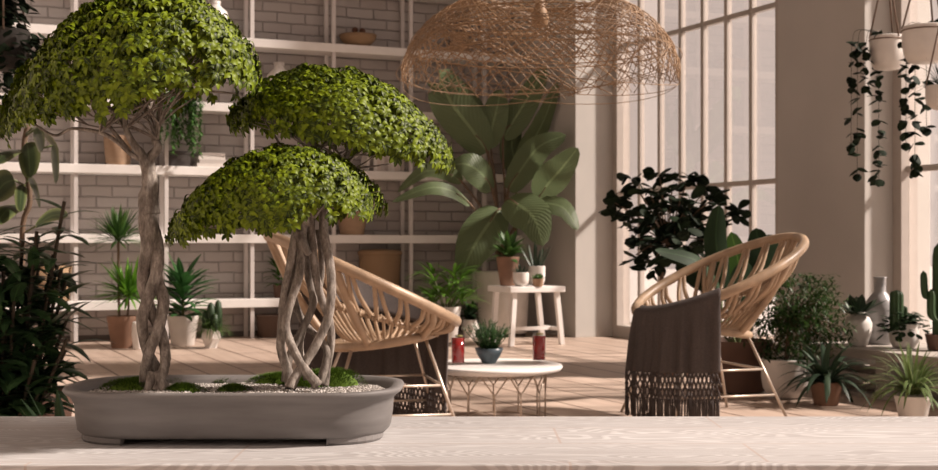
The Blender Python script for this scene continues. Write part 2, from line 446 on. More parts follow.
p = FL(470, 338)
t = thing('succulent_planter', 'faceted white planter with low dark foliage, between the palm and the large white pot', 'potted plant', p)
pot_on(t, .075, .06, .17, M_ceramic, 'facet')
m = MB()
for i in range(150):
    az = rnd(0, 6.28); m.leaf((rnd(-.03, .03), rnd(-.03, .03), .15+rnd(0, .1)), az, rnd(0, 1.4), rnd(.05, .13), .03, .7, 4, 'oval')
m.build('foliage', G_dark, t)

# --- banana plant
DB = 12.2; pb = W(503, DB, 0)
t = thing('banana_plant', 'tall banana plant with broad ribbed leaves in a large white pot behind the stool', 'potted plant', pb)
MB().lathe([(.20, 0), (.21, .0), (.21, .03), (.0, .03)], 36).build('saucer', plain('dark_saucer', (.08, .06, .05, 1), .7), t)
o = pot_on(t, .25, .225, .575, M_ceramic_rough, 'cyl'); o.location = (0, 0, .03)
for c in t.children:
    if c.name.startswith('soil'): c.location = (0, 0, .03)
RB = Matrix.Rotation(-A, 3, 'Z')
def locb(px, py, dd=0):
    return WP(px, py, DB+dd)-pb
fwd = V((SA, CA, 0)); rgt = V((CA, -SA, 0))
ban = [  # leaf midrib (px, py, metres behind the pot), width px, roll
    ([(487, 152, -.1), (472, 130, -.2), (452, 104, -.3), (441, 82, -.3), (434, 90, -.35)], 38, .0),
    ([(489, 138, .1), (478, 112, .1), (466, 92, .1), (453, 77, .1)], 17, .3),
    ([(488, 148, -.05), (492, 128, -.1), (498, 104, -.1), (500, 89, 0)], 25, .1),
    ([(503, 138, .0), (514, 120, 0), (530, 94, -.05), (546, 66, -.1)], 26, -.2),
    ([(510, 186, .1), (528, 150, .1), (544, 120, .0), (558, 82, -.1)], 20, .4),
    ([(508, 190, -.1), (522, 168, -.2), (540, 146, -.3), (566, 135, -.3)], 27, -.3),
    ([(538, 198, -.3), (548, 184, -.4), (562, 168, -.5), (578, 148, -.55)], 29, .2),
    ([(506, 200, -.45), (521, 206, -.6), (535, 220, -.7), (543, 246, -.7)], 36, -.1),
    ([(528, 204, -.4), (547, 203, -.5), (565, 209, -.55), (578, 230, -.6)], 20, -.5),
    ([(492, 190, -.2), (482, 174, -.3), (466, 164, -.35), (448, 166, -.3)], 27, .3),
    ([(470, 204, -.35), (452, 191, -.5), (428, 188, -.6), (392, 202, -.6)], 14, .5),
    ([(462, 182, -.3), (446, 173, -.4), (424, 172, -.4), (398, 192, -.4)], 15, -.5),
    ([(500, 209, -.3), (487, 226, -.42), (473, 248, -.5), (461, 276, -.5)], 38, .1),
    ([(520, 180, .1), (514, 158, .2), (512, 140, .2), (520, 118, .2)], 24, .3),
]
for (pl, wpx, roll) in ban:
    pts = cr([locb(*q) for q in pl], 5)
    a = pts[0]; base = V((rnd(-.06, .06), rnd(-.05, .05), .5))
    pm = MB().tube(cr([base, base.lerp(a, .5)+V((0, 0, .08))-(V((a.x, a.y, 0))*.2), a]+[pts[4]], 5), [.013]*6+[.010]*5+[.006]*5, 7)
    sd0 = V((0, 0, 1)); 
    tg = (pts[-1]-pts[0]).normalized(); sd = tg.cross(fwd).normalized(); sd = Matrix.Rotation(roll*.9, 3, tg) @ sd
    pts = cr(pts[::1], 1); lf = MB().blade(pts, sd, wpx/F*DB*1.1, 'paddle', .2, .2).build('leaf', G_ban, t)
    pm.build('stem', M_brownstem, lf)

# --- stool with pots
ps = V((4.70, 9.80, 0)); HS = .50
t = thing('stool', 'white wooden stool with splayed legs carrying four small potted plants', 'stool', ps)
SWx, SWy = .52, .46
MB().box(0, SWx, 0, SWy, HS-.05, HS).build('seat', M_white, t, smooth=False, bevel=.005)
for (x, y, sx, sy) in ((.06, .05, -.03, 0), (SWx-.06, .05, .05, 0), (.06, SWy-.05, -.03, 0), (SWx-.06, SWy-.05, .05, 0)):
    r = .021; tx = x; bx_ = x+sx
    lo = [(bx_-r, y-r, 0), (bx_+r, y-r, 0), (bx_+r, y+r, 0), (bx_-r, y+r, 0)]
    hi = [(tx-r, y-r, HS-.05), (tx+r, y-r, HS-.05), (tx+r, y+r, HS-.05), (tx-r, y+r, HS-.05)]
    MB().hexa(lo, hi).build('leg', M_white, t, smooth=False, bevel=.003)
MB().box(.05, SWx-.03, .19, .215, .12, .15).build('stretcher', M_white, t, smooth=False)
MB().box(.035, .06, .05, .35, .12, .15).build('stretcher', M_white, t, smooth=False)
MB().box(SWx-.045, SWx-.02, .05, .35, .12, .15).build('stretcher', M_white, t, smooth=False)
def on_stool(px, yb): # base row on the stool top
    d = F*(EYE-HS)/(yb-HY); return W(px, d, HS), d
def at_d(px, d, z): return W(px, d, z)
p = at_d(508, 11.15, HS)
t = thing('potted_fern', 'leafy green plant in a tall brown pot at the left of the white stool', 'potted plant', p, group=None)
pot_on(t, .098, .068, .25, M_terra, 'taper')
m = MB()
for k in range(4): rosette(t, 9, .22+k*.03, .2, .055, .2+k*.2, .8+k*.2, 1.0, None, mb=m, prof='lance')
m.build('foliage', G_mid, t)
p = at_d(521, 10.98, HS)
t = thing('potted_succulent', 'spiky succulent in a round white bowl at the front of the white stool top', 'potted plant', p)
pot_on(t, .068, .05, .12, M_ceramic, 'round')
rosette(t, 26, .1, .085, .022, .3, 1.4, .1, G_agave, r0=.02)
p = at_d(538, 11.0, HS)
t = thing('potted_succulent', 'tiny green rosette succulent in the smallest terracotta pot on the white stool', 'potted plant', p)
pot_on(t, .048, .042, .065, M_terra_l, 'taper')
m = MB()
for q in range(4): rosette(t, 12, .06, .04, .022, .2, 1.3, .0, None, mb=m, prof='oval', cx=.025*math.cos(q*1.6), cy=.025*math.sin(q*1.6), r0=.006, seg=4)
m.build('foliage', G_mid, t)
p = at_d(537, 11.24, HS)
t = thing('snake_plant', 'upright snake plant in a white cylinder pot at the right of the white stool top', 'potted plant', p)
pot_on(t, .072, .062, .17, M_ceramic, 'round')
rosette(t, 14, .14, .24, .035, 1.0, 1.5, .05, G_agave, r0=.035, prof='blade', fold=.25)

# ------------------------------------------------------------------ things on the shelves
def vase(px, z, prof, label, name='ceramic_vase', mat=M_ceramic, dy=.13, **kw):
    p, d = shelf_pt(px, dy)
    o = MB().lathe(prof, 32).build(name, mat, loc=(p.x, p.y, z+.001)); return tag(o, label, 'vase', **kw)
vp = lambda r, h, n: [(r*.5, 0), (r*.55, .005), (r*.9, h*.3), (r, h*.52), (r*.88, h*.72), (r*n, h*.86), (r*n*.9, h*.92), (r*n*1.05, h), (r*n*.85, h*.99), (r*n*.7, h*.85), (0, h*.7)]
vase(215, 2.73, vp(.125, .33, .45), 'round white vase on the shelf above the left bonsai crown, right of two similar ones')
vase(176, 2.73, vp(.11, .33, .4), 'white vase on the upper shelf, mostly behind the top of the left bonsai crown')
vase(279, 2.13, vp(.12, .41, .42), 'shouldered white vase on the shelf between the two bonsai crowns')
p, d = shelf_pt(358, .14)
t = thing('bowl', 'shallow wicker bowl of round seed pods on the upper shelf', 'bowl', (p.x, p.y, 2.731))
MB().lathe([(.09, 0), (.1, .005), (.165, .07), (.18, .115), (.17, .118), (.14, .06), (0, .03)], 32).build('bowl_body', wicker('tan_wicker', (.42, .27, .15, 1)), t)
bp = MB().lathe([(.015, -.025), (.028, -.012), (.031, .005), (.024, .02), (0, .029)], 12)
M_pod = plain('brown_pod', (.13, .055, .03, 1), .7, var=.3, nscale=40)
pod0 = None
for i, (x, y, z) in enumerate([(-.1, 0, .105), (-.03, -.05, .11), (.045, -.04, .11), (.11, .0, .105), (.0, .05, .11), (.06, .07, .105), (-.06, .08, .1), (-.03, .0, .16), (.05, .02, .16)]):
    loc = (p.x+x, p.y+y, 2.731+z)
    if pod0 is None:
        pod0 = bp.build('seed_pod', M_pod, loc=loc); tag(pod0, 'round brown seed pod heaped in the shallow wicker bowl', 'seed pod', 'seed pods in the wicker bowl')
    else:
        c = pod0.copy(); C.objects.link(c); c.location = loc; c.rotation_euler = (rnd(-.4, .4), rnd(-.4, .4), rnd(0, 3))
p, d = shelf_pt(459.5, .12)
t = thing('dried_flower_pot', 'tan cylinder pot of dried stems on the upper shelf behind the wicker pendant', 'potted plant', (p.x, p.y, 2.731))
pot_on(t, .10, .095, .20, M_terra_l, 'cyl')
m = MB()
for i in range(26):
    a = rnd(0, 6.28); r = rnd(.02, .1); h = rnd(.26, .38); m.tube([(r*.4*math.cos(a), r*.4*math.sin(a), .15), (r*math.cos(a), r*math.sin(a), h)], .002, 5)
    m.lathe([(.003, -.012), (.012, 0), (0, .012)], 8, (r*math.cos(a), r*math.sin(a), h))
m.build('dried_stems', plain('dried_brown', (.10, .06, .04, 1), .8), t)
# trailing plant, shelf B
p, d = shelf_pt(178, .05)
t = thing('trailing_plant', 'green plant trailing down from the shelf right of the left bonsai trunk', 'potted plant', (p.x, p.y+.09, 2.131))
pot_on(t, .10, .075, .16, M_ceramic)
m = MB()
for i in range(34):
    x = rnd(-.2, .2); n = int(rnd(12, 34)); yy = -.16-rnd(0, .08)
    for k in range(n):
        zz = .10-k*.018; f = min(1, k/4)
        for s_ in (0, 1):
            m.leaf((x*f, yy*f-(0 if k > 3 else 0), zz+.08*(1-f)), rnd(0, 6.28), rnd(-.9, .2), rnd(.035, .06), .022, .8, 3, 'lance')
m.build('foliage', leafmat('trailing_leaf', (.03, .08, .018, 1), (.08, .18, .04, 1)), t)
# pots
p, d = shelf_pt(118, .14)
t = thing('empty_pot', 'tan cylindrical pot on the middle shelf left of the left bonsai trunk', 'pot', (p.x, p.y, 1.551))
pot_on(t, .125, .105, .26, M_terra_l, 'cyl', soil=False)
p, d = shelf_pt(352, .14)
t = thing('empty_pot', 'tan tapered pot on the shelf just right of the right bonsai trunks', 'pot', (p.x, p.y, .946))
pot_on(t, .155, .115, .285, M_terra_l, 'cyl', soil=False)
p, d = shelf_pt(379, .15)
t = thing('storage_basket', 'large round tan basket with a lid on the lowest shelf', 'basket', (p.x+.01, p.y, .361))
wk = wicker('tan_wicker', None)
MB().lathe([(.17, 0), (.18, .01), (.205, .40), (.20, .41), (0, .41)], 40).build('basket_body', wk, t)
MB().lathe([(.213, .395), (.213, .425), (.19, .44), (.05, .45), (0, .45)], 40).build('lid', wk, t)
p, d = shelf_pt(279, .14)
t = thing('potted_fern', 'small drooping leafy plant in a brown pot on the lowest shelf', 'potted plant', (p.x, p.y, .361))
pot_on(t, .055, .045, .12, M_brown)
m = MB()
for k in range(5): rosette(t, 8, .12+k*.045, .16, .035, .1+k*.15, .6+k*.15, 1.1, None, mb=m, prof='lance')
m.build('foliage', G_mid, t)
p, d = shelf_pt(50, .14)
t = thing('storage_basket', 'tan basket on the lowest shelf behind the left foreground bush', 'basket', (p.x, p.y, .361))
MB().lathe([(.15, 0), (.16, .01), (.18, .30), (.17, .30), (.15, .02), (0, .02)], 36).build('basket_body', wk, t)
MB().tube([(.176*math.cos(a*PI/12), .176*math.sin(a*PI/12), .3) for a in range(24)], .01, closed=True).build('basket_rim', wk, t)
# books
cols = [(.62, .57, .53), (.50, .45, .42), (.66, .62, .58), (.38, .33, .30), (.58, .50, .45)]
def book(name, w, h, th, mat, loc, rot, label, group):
    o = thing(name, label, 'book', loc, 0, group); o.rotation_euler = rot
    MB().box(-w/2, w/2, -h/2, h/2, 0, .003).build('cover', mat, o, smooth=False)
    MB().box(-w/2, w/2, -h/2, h/2, th-.003, th).build('cover', mat, o, smooth=False)
    MB().box(-w/2, w/2, -h/2, -h/2+.003, .003, th-.003).build('spine', mat, o, smooth=False)
    MB().box(-w/2+.004, w/2-.004, -h/2+.003, h/2-.005, .003, th-.003).build('pages', plain('paper', (.7, .66, .6, 1), .9), o, smooth=False)
    return o
p, d = shelf_pt(210, .13); z = 1.551
for i, (w, th, lab) in enumerate(((.27, .034, 'bottom and widest pale book of the lying stack on the middle shelf'), (.26, .03, 'second pale book up in the lying stack on the middle shelf'), (.24, .032, 'third pale book up in the lying stack on the middle shelf'), (.22, .03, 'topmost and smallest book of the lying stack on the middle shelf'))):
    c = cols[i]; book('book', w, .19, th, plain('book_cloth_%s' % 'abcde'[i], (*c, 1), .7, var=.04), (p.x+(.01 if i % 2 else -.005), p.y, z), (0, 0, rnd(-.05, .05)), lab, 'books lying in a stack on the middle shelf'); z += th+.001
p, d = shelf_pt(364, .13); x = p.x
ords = ['leaning leftmost', 'second', 'third', 'fourth', 'fifth', 'sixth', 'seventh', 'eighth', 'ninth', 'rightmost']
for i in range(10):
    th = rnd(.026, .04); h = rnd(.20, .235) if i else .22; c = cols[(i*2) % 5]
    lab = ('%s pale book of the upright row on the shelf below the upper right crown' % ords[i]) if i in (0, 9) else ('%s book from the left in the upright row under the upper right bonsai crown' % ords[i])
    tilt = R(-90)+(.16 if i == 0 else 0)
    o = book('book', h, .17, th, MC.get('book_cloth_%s' % 'abcde'[(i*2) % 5]) or plain('book_cloth_e', (*cols[4], 1), .7, var=.04), (x+th, p.y, 1.552+h/2), (0, 0, 0), lab, 'books standing in a row on the middle shelf')
    o.rotation_euler = (0, tilt, 0); x += th+.0015
    if i == 0: x += .036; o.location.x += .002; o.location.z += .004
p, d = shelf_pt(180, .13)
t = thing('storage_box', 'low dark box on the middle shelf behind the trailing plant', 'box', (p.x-.0, p.y+.01, 1.551))
MB().box(-.11, .08, -.075, .075, 0, .13).build('box_body', plain('dark_box', (.05, .04, .035, 1), .7), t, smooth=False, bevel=.004)
MB().box(-.115, .085, -.078, .078, .11, .14).build('lid', plain('dark_box', None), t, smooth=False, bevel=.004)

# ------------------------------------------------------------------ rattan chairs
RIMZ = .70; RIMA = .19
def rim(th, k=1.0, dz=0):
    return V((.41*k*math.cos(th), .41*k*math.sin(th), RIMZ-RIMA*math.cos(th)+dz))
def ring(th, k=1.0): return V((.09+.225*k*math.cos(th), .225*k*math.sin(th), .435+.03*math.cos(th)))
def midr(th): return V((.05+.27*math.cos(th), .28*math.sin(th), .535-.075*math.cos(th)))
def make_chair(label, loc, rz):
    t = thing('rattan_chair', label, 'chair', loc, rz, 'rattan bowl chairs')
    n = 56
    MB().tube([rim(i*2*PI/n) for i in range(n)], .024, 10, closed=True).build('rim', M_rattan, t)
    MB().tube([ring(i*2*PI/n) for i in range(n)], .020, 8, closed=True).build('seat_ring', M_rattan, t)
    m = MB().tube([midr(i*2*PI/n) for i in range(n)], .011, 8, closed=True)
    for i in range(72):
        th = i*2*PI/72; c = midr(th); u = (midr(th+.01)-c).normalized(); v1 = V((math.cos(th), math.sin(th), 0)); v2 = V((0, 0, 1))
        m.tube([c+(v1*math.cos(a*PI/3)+v2*math.sin(a*PI/3))*.015 for a in range(6)], .004, 5, closed=True)
    m.build('woven_ring', M_rattan, t)
    m = MB(); k = 22
    for i in range(k):
        th = (i+.5)*2*PI/k
        for s in (-1, 1):
            a = rim(th+s*.02, .985); b = midr(th+s*.105)
            mid = a.lerp(b, .5)+V((math.cos(th)*.02, math.sin(th)*.02, -.015))
            m.tube(cr([a, a.lerp(mid, .5)+V((math.cos(th), math.sin(th), 0))*.004, mid, b], 3), .0105, 6)
    m.build('lattice', M_rattan, t)
    m = MB(); k = 44
    for i in range(k):
        th = i*2*PI/k
        m.tube(cr([midr(th), V((.07+.16*math.cos(th), .16*math.sin(th), .445)), V((.08+.04*math.cos(th), .04*math.sin(th), .425))], 4), .0065, 6)
    m.lathe([(.0, .415), (.05, .418), (.055, .43), (.0, .436)], 20, (.08, 0, 0))
    m.build('seat', M_rattan, t)
    for th in (PI, PI-1.15, PI+1.15, .9, -.9):
        a = rim(th, 1.0, -.005); b = ring(th)
        MB().tube(cr([a, a.lerp(b, .5)+V((math.cos(th)*.025, math.sin(th)*.025, 0)), b], 5), .018, 8).build('support_cane', M_rattan, t)
    for th in (.8, -.8, PI-.8, PI+.8):
        a = ring(th); o_ = V((.09+.43*math.cos(th), .43*math.sin(th), .0))
        MB().tube([a, o_], .0075, 8).build('leg', M_metal, t)
    def lp(th, z): a = ring(th); o_ = V((.09+.43*math.cos(th), .43*math.sin(th), .0)); f = 1-z/a.z; return a.lerp(o_, f)
    q = [.8, PI-.8, PI+.8, -.8]
    for z in (.25, .13):
        for i in range(4):
            if z < .2 and i % 2: continue
            MB().tube([lp(q[i], z), lp(q[(i+1) % 4], z)], .006, 6).build('brace', M_metal, t)
    return t
CA_LOC = W(363, 5.72); CB_LOC = W(719, 6.46)
RA = -A+R(12); RBz = R(180)-A+R(17)
chA = make_chair('rattan bowl chair facing right, behind the right end of the bonsai pot', CA_LOC, RA)
chB = dup(chA, CB_LOC, RBz, 'rattan bowl chair facing left in front of the dark fig plant')

def make_throw(label, loc, rz, th0, th1, sgn, ztop_end, name='throw_blanket', hem=(.24, .24), out=.03):
    """sheet over the rim between th0 and th1, hanging outside"""
    t = thing(name, label, 'blanket', loc, rz)
    nu, nv = 70, 30; mb = MB(); hemz = lambda u: hem[0]+(hem[1]-hem[0])*u
    def P(u, v):
        th = th0+(th1-th0)*u
        top = rim(th); dr = V((math.cos(th), math.sin(th)*1, 0))
        if v < 0:   # inside, lying against the bowl
            w = -v; m_ = midr(th); q = top.lerp(m_, w)+V((0, 0, .03*(1-w)+.022)); return q
        rip = .010*math.sin(u*31+math.sin(u*9)*2)*min(1, v*2)+.006*math.sin(u*67)*min(1, v*3)
        if v < .08:
            a = v/.08; ang = PI*.5*(1-a)
            return top+dr*(.030*math.cos(ang)+0.0)+V((0, 0, .030*math.sin(ang)))
        a = (v-.08)/.92
        z = top.z+(hemz(u)-top.z)*a
        return V((top.x, top.y, 0))+dr*(.030+rip+out*a)+V((0, 0, z))
    vs = [-1+i/8 for i in range(8)]+[i/nv for i in range(nv+1)]
    idx = [[mb.vert(P(i/nu, v), (i/nu, v)) for v in vs] for i in range(nu+1)]
    for i in range(nu):
        for j in range(len(vs)-1): mb.f.append((idx[i][j], idx[i+1][j], idx[i+1][j+1], idx[i][j+1]))
    mb.build('cloth', M_throw, t, solid=.007)
    fr = MB(); ks = int(abs(th1-th0)*26)
    def Q(u, dz):
        th = th0+(th1-th0)*u; dr = V((math.cos(th), math.sin(th), 0)); top = rim(th)
        rip = .010*math.sin(u*31+math.sin(u*9)*2)+.006*math.sin(u*67)
        return V((top.x, top.y, 0))+dr*(.030+rip+out)+V((0, 0, hemz(u)+dz))
    rows = 4; st = .03
    for r_ in range(rows):
        for i in range(ks):
            for s in (0, 1):
                a = (i+.5*(r_ % 2)+0)/ks; b = a+(.5 if s else -.5)/ks
                if 0 <= a <= 1 and 0 <= b <= 1: fr.tube([Q(a, -r_*st), Q(b, -(r_+1)*st)], .0048, 5)
                if s and 0 <= b <= 1:
                    c = Q(b, -(r_+1)*st); fr.lathe([(.002, -.007), (.008, 0), (.002, .007)], 6, c)
    for i in range(ks*2):
        a = i/(ks*2); h = hemz(a)-rows*st-.012
        for k in range(2): fr.tube([Q(a, -rows*st), Q(min(1, max(0, a+rnd(-.004, .004))), -rows*st-h*.5), Q(min(1, max(0, a+rnd(-.006, .006))), -rows*st-h+rnd(0, .02))], .0045, 5)
    fr.build('fringe', M_throw, t)
    return t
make_throw('dark grey-brown fringed throw hanging over the near side of the right rattan chair', CB_LOC, RBz, -.12, 1.10, 1, 0, hem=(.235, .26))
make_throw('dark fringed throw hanging down behind the legs of the left rattan chair', CA_LOC, RA, .35, 2.2, 1, 0, hem=(.16, .29), out=-.02)

# ------------------------------------------------------------------ coffee table
DT = 6.35; pt = W(494, DT); HT = .27
t = thing('coffee_table', 'low round white coffee table with branching wire legs', 'table', pt)
MB().lathe([(.0, HT-.034), (.30, HT-.034), (.325, HT-.028), (.335, HT-.014), (.332, HT-.003), (.322, HT), (0, HT)], 64).build('tabletop', M_white, t)
for i in range(12):
    a = i*PI/6+.1; P_ = lambda r, da, z: (r*math.cos(a+da), r*math.sin(a+da), z)
    m = MB().tube([P_(.25, 0, .004), P_(.25, 0, .14), P_(.262, PI/12, HT-.034)], .004, 6)
    m.tube([P_(.25, 0, .14), P_(.262, -PI/12, HT-.034)], .004, 6)
    m.build('leg', M_metal, t)
MB().tube([(.25*math.cos(k*PI/24), .25*math.sin(k*PI/24), .005) for k in range(48)], .005, 6, closed=True).build('base_ring', M_metal, t)
def glass_drink(px, d, label):
    t = thing('drink_glass', label, 'drink', W(px, d, HT+.001), 0, 'red drinks on the coffee table')
    m, nt, b, o = newmat('red_drink') if 'red_drink' not in MC else (MC['red_drink'], None, None, None)
    if nt:
        b.inputs['Base Color'].default_value = (.36, .010, .008, 1); b.inputs['Roughness'].default_value = .12
        b.inputs['Transmission Weight'].default_value = .25; MC['red_drink'] = m
    gm, nt, b, o = newmat('tumbler_glass') if 'tumbler_glass' not in MC else (MC['tumbler_glass'], None, None, None)
    if nt:
        nt.nodes.remove(b); tr = N(nt, 'BsdfTransparent'); gl = N(nt, 'BsdfGlossy', Roughness=.05); mx = N(nt, 'MixShader')
        mx.inputs[0].default_value = .05; L(nt, tr.outputs[0], mx.inputs[1]); L(nt, gl.outputs[0], mx.inputs[2]); L(nt, mx.outputs[0], o.inputs[0]); MC['tumbler_glass'] = gm
    MB().lathe([(.031, 0), (.032, .004), (.035, .145), (.033, .145), (.0305, .008), (0, .008)], 28).build('glass', gm, t)
    MB().lathe([(.030, .009), (.0325, .128), (0, .128)], 28).build('drink', m, t)
    mm = MB().lathe([(.0, -.003), (.018, -.003), (.018, .003), (0, .003)], 16, (.004, 0, .137))
    mm.build('lime_slice', plain('lime', (.25, .24, .05, 1), .5), t)
    return t
glass_drink(539, 6.47, 'red drink in a tall glass at the right of the round coffee table')
glass_drink(458, 6.32, 'red drink in a tall glass beside the left rattan chair tip')
t = thing('potted_herb', 'bushy green herb in a slate blue bowl on the coffee table', 'potted plant', W(489, 6.38, HT+.001))
MB().lathe([(.032, 0), (.034, .004), (.06, .045), (.07, .075), (.065, .075), (.055, .055), (0, .055)], 32).build('pot', M_slate, t)
m = MB()
for i in range(80):
    az = rnd(0, 6.28); el = rnd(.8, 1.55); r = rnd(0, .035); b_ = V((r*math.cos(az), r*math.sin(az), .055))
    dv = V((math.cos(az)*math.cos(el), math.sin(az)*math.cos(el), math.sin(el))); ln = rnd(.1, .16)
    m.tube([b_, b_+dv*ln], .0015, 4)
    for k in range(16):
        q = b_+dv*ln*(k+1)/16
        m.leaf(q, rnd(0, 6.28), rnd(.2, 1.0), .02, .006, .1, 2, 'lance')
m.build('foliage', leafmat('herb_leaf', (.02, .055, .018, 1), (.05, .12, .03, 1)), t)

# ------------------------------------------------------------------ plants at the right
pf = W(672, 8.5)
t = thing('fiddle_leaf_fig', 'dark leafy fig tree standing against the bright tall window', 'potted plant', pf)
pot_on(t, .19, .14, .34, M_brown)
LF = lambda px, py, dd=0: WP(px, py, 8.5+dd)-pf
MB().tube(cr([(0, 0, .3), LF(664, 300), LF(662, 275), LF(668, 245)], 5), .014, 8, bumpy=.1).build('trunk', M_brownstem, t)
m = MB(); br = MB()
cl = [(615, 203, 0), (632, 182, .1), (648, 190, -.2), (660, 178, .1), (672, 190, -.2), (688, 180, .1), (706, 190, .1), (712, 200, -.1), (690, 205, -.3), (668, 210, -.35), (645, 212, -.3), (625, 225, -.2), (640, 240, -.2), (660, 235, -.4), (680, 230, -.4), (700, 228, -.2), (718, 222, 0), (738, 214, .1), (665, 255, -.3), (690, 250, -.2), (652, 265, -.1), (705, 240, .2), (655, 222, .3), (685, 215, .3), (636, 255, 0), (620, 212, .2), (672, 225, 0), (658, 200, .2), (645, 225, -.1), (676, 205, .1), (695, 215, 0), (668, 240, .1), (682, 240, -.2), (650, 245, .2)]
root = LF(668, 245)
for (x, y, dd) in cl:
    c = LF(x, y, dd*.8); br.tube(cr([root, root.lerp(c, .5)+V((0, 0, .03)), c], 4), .005, 5)
    for k in range(11):
        az = rnd(0, 6.28); m.leaf(c+V((rnd(-.04, .04), rnd(-.04, .04), rnd(-.04, .04))), az, rnd(-.5, .9), rnd(.07, .14), rnd(.045, .078), rnd(.3, 1.0), 5, 'fiddle', .15, roll=rnd(-1.2, 1.2))
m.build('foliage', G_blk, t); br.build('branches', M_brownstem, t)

pbp = W(738, 7.55)
t = thing('broad_leaf_plant', 'plant with long paddle leaves in a brown pot behind the right rattan chair', 'potted plant', pbp)
pot_on(t, .20, .15, .30, M_brown)
LQ = lambda px, py, dd=0: WP(px, py, 7.55+dd)-pbp
for (pl, w, roll, mt) in [
        ([(722, 330, 0), (722, 285, 0), (716, 240, -.05), (719, 205, -.1)], 25, .2, G_dark),
        ([(728, 330, 0), (735, 285, .05), (738, 262, .05), (731, 232, .05)], 22, -.3, G_mid),
        ([(742, 330, 0), (752, 290, .1), (762, 262, .1), (776, 235, .1)], 34, .2, G_dark),
        ([(735, 330, -.1), (722, 290, -.3), (700, 262, -.5), (655, 250, -.6)], 20, .9, G_dark),
        ([(738, 330, .1), (748, 285, .2), (758, 252, .2), (756, 228, .2)], 26, -.2, G_dark),
        ([(730, 330, 0), (714, 290, .2), (698, 275, .2), (676, 262, .2)], 30, -.3, G_blk),
        ([(738, 335, -.1), (745, 300, -.1), (742, 280, -.1), (748, 262, -.1)], 26, .3, G_dark)]:
    P4 = [LQ(*q) for q in pl]; whole = cr([V((0, 0, .25))]+P4, 6); k = len(whole)*2//5
    stem = MB().tube(whole[:k+1], .007, 6); pts = whole[k:]
    tg = (pts[-1]-pts[0]).normalized(); sd = Matrix.Rotation(roll, 3, tg) @ tg.cross(fwd).normalized()
    lf = MB().blade(pts, sd, w/F*7.5, 'oval', .2, .08).build('leaf', mt, t); stem.build('stem', M_stem, lf)

p = W(786, 7.23)
t = thing('bushy_tree', 'small bushy tree with fine leaves in a large pale round pot by the taupe pier', 'potted plant', p)
pot_on(t, .135, .10, .22, M_ceramic_rough, 'round')
MB().tube(cr([(0, 0, .16), (.01, 0, .3), (.03, 0, .42)], 4), .012, 8).build('trunk', M_brownstem, t)
m = MB(); br = MB()
cc = WP(797, 316, 7.25)-p
for i in range(90):
    v = V((rnd(-1, 1), rnd(-1, 1), rnd(-1, 1)))
    if v.length > 1: v.normalize()
    e = cc+V((v.x*.25, v.y*.23, v.z*.26+.0)); br.tube(cr([(.03, 0, .38), V((.03, 0, .38)).lerp(e, .5)+V((0, 0, .04)), e], 3), .0025, 4)
    for k in range(40):
        q = e+V((rnd(-.06, .06), rnd(-.06, .06), rnd(-.07, .05))); m.leaf(q, rnd(0, 6.28), rnd(-.9, .6), rnd(.03, .05), .013, .8, 3, 'lance')
m.build('foliage', leafmat('fine_leaf', (.014, .034, .008, 1), (.04, .085, .018, 1)), t); br.build('branches', M_brownstem, t)

p = FL(826, 405)
t = thing('agave', 'drooping dark agave in a small terracotta pot in front of the pallet bench', 'potted plant', p)
pot_on(t, .085, .065, .125, M_terra)
rosette(t, 44, .12, .30, .048, .1, 1.3, 1.8, G_agave, r0=.02, seg=8)

p = W(913, 6.15)
t = thing('spider_plant', 'arching pale-edged spider plant in a white pot at the lower right', 'potted plant', p)
pot_on(t, .085, .06, .14, M_ceramic, 'taper')
rosette(t, 110, .15, .27, .022, .3, 1.5, 1.7, G_spider, r0=.02, seg=8)

# pallet bench
BX0, BX1, BY0, BY1, BH = 4.95, 5.58, 4.3, 6.32, .266
t = thing('pallet_bench', 'low weathered white pallet bench along the right window', 'bench', (0, 0, 0))
Mb = plain('weathered_white_wood', (.40, .36, .32, 1), .7, var=.18, nscale=6, stretch=(8, .8, 1), bmp=.2)
MB().box(BX0, BX1, BY0, BY1, BH-.022, BH).build('bench_top', Mb, t, smooth=False, bevel=.003)
for z in (.13, .045):
    for y in (BY0, BY0+.5, BY0+1.0, BY0+1.5, BY1-.12):
        for x in (BX0+.01, BX0+.27, BX1-.11):
            pass
for (z0, z1) in ((.215, .244), (.105, .13), (.0, .022)):
    for x in (BX0+.005, BX0+.265, BX1-.105):
        MB().box(x, x+.10, BY0, BY1, z0, z1).build('slat', Mb, t, smooth=False, bevel=.002)
for z0, z1 in ((.13, .215), (.022, .105)):
    for y in (BY0+.02, BY0+.66, BY0+1.3, BY1-.12):
        MB().box(BX0+.02, BX1-.02, y, y+.09, z0, z1).build('block', Mb, t, smooth=False, bevel=.002)
def bench(px, d): return W(px, d, BH+.001)
p = bench(858, 7.52)
t = thing('potted_plant', 'grey white jar vase with broad dark leaves at the left end of the pallet bench', 'potted plant', p)
MB().lathe([(.045, 0), (.055, .01), (.075, .08), (.08, .13), (.065, .165), (.045, .175), (.045, .19), (.052, .197), (.042, .195), (.04, .17), (0, .16)], 32).build('pot', M_ceramic_rough, t)
m = MB()
for i in range(13):
    m.leaf((0, 0, .17), i*2.4, rnd(.3, 1.35), rnd(.13, .2), .07, .6, 5, 'oval')
m.build('foliage', G_agave, t)
p = bench(880, 7.66)
o = MB().lathe([(.06, 0), (.072, .01), (.082, .06), (.085, .2), (.078, .255), (.05, .29), (.034, .31), (.034, .385), (.042, .395), (.03, .392), (.028, .3), (0, .28)], 36).build('bottle_vase', plain('grey_band_vase', (.28, .27, .27, 1), .35, var=.25, nscale=3, stretch=(1, 1, 6)), loc=p)
tag(o, 'tall grey bottle vase with a narrow neck on the pallet bench', 'vase')
p = bench(904, 7.36)
t = thing('cactus_planter', 'white pot with a column cactus and trailing round leaves on the pallet bench', 'potted plant', p)
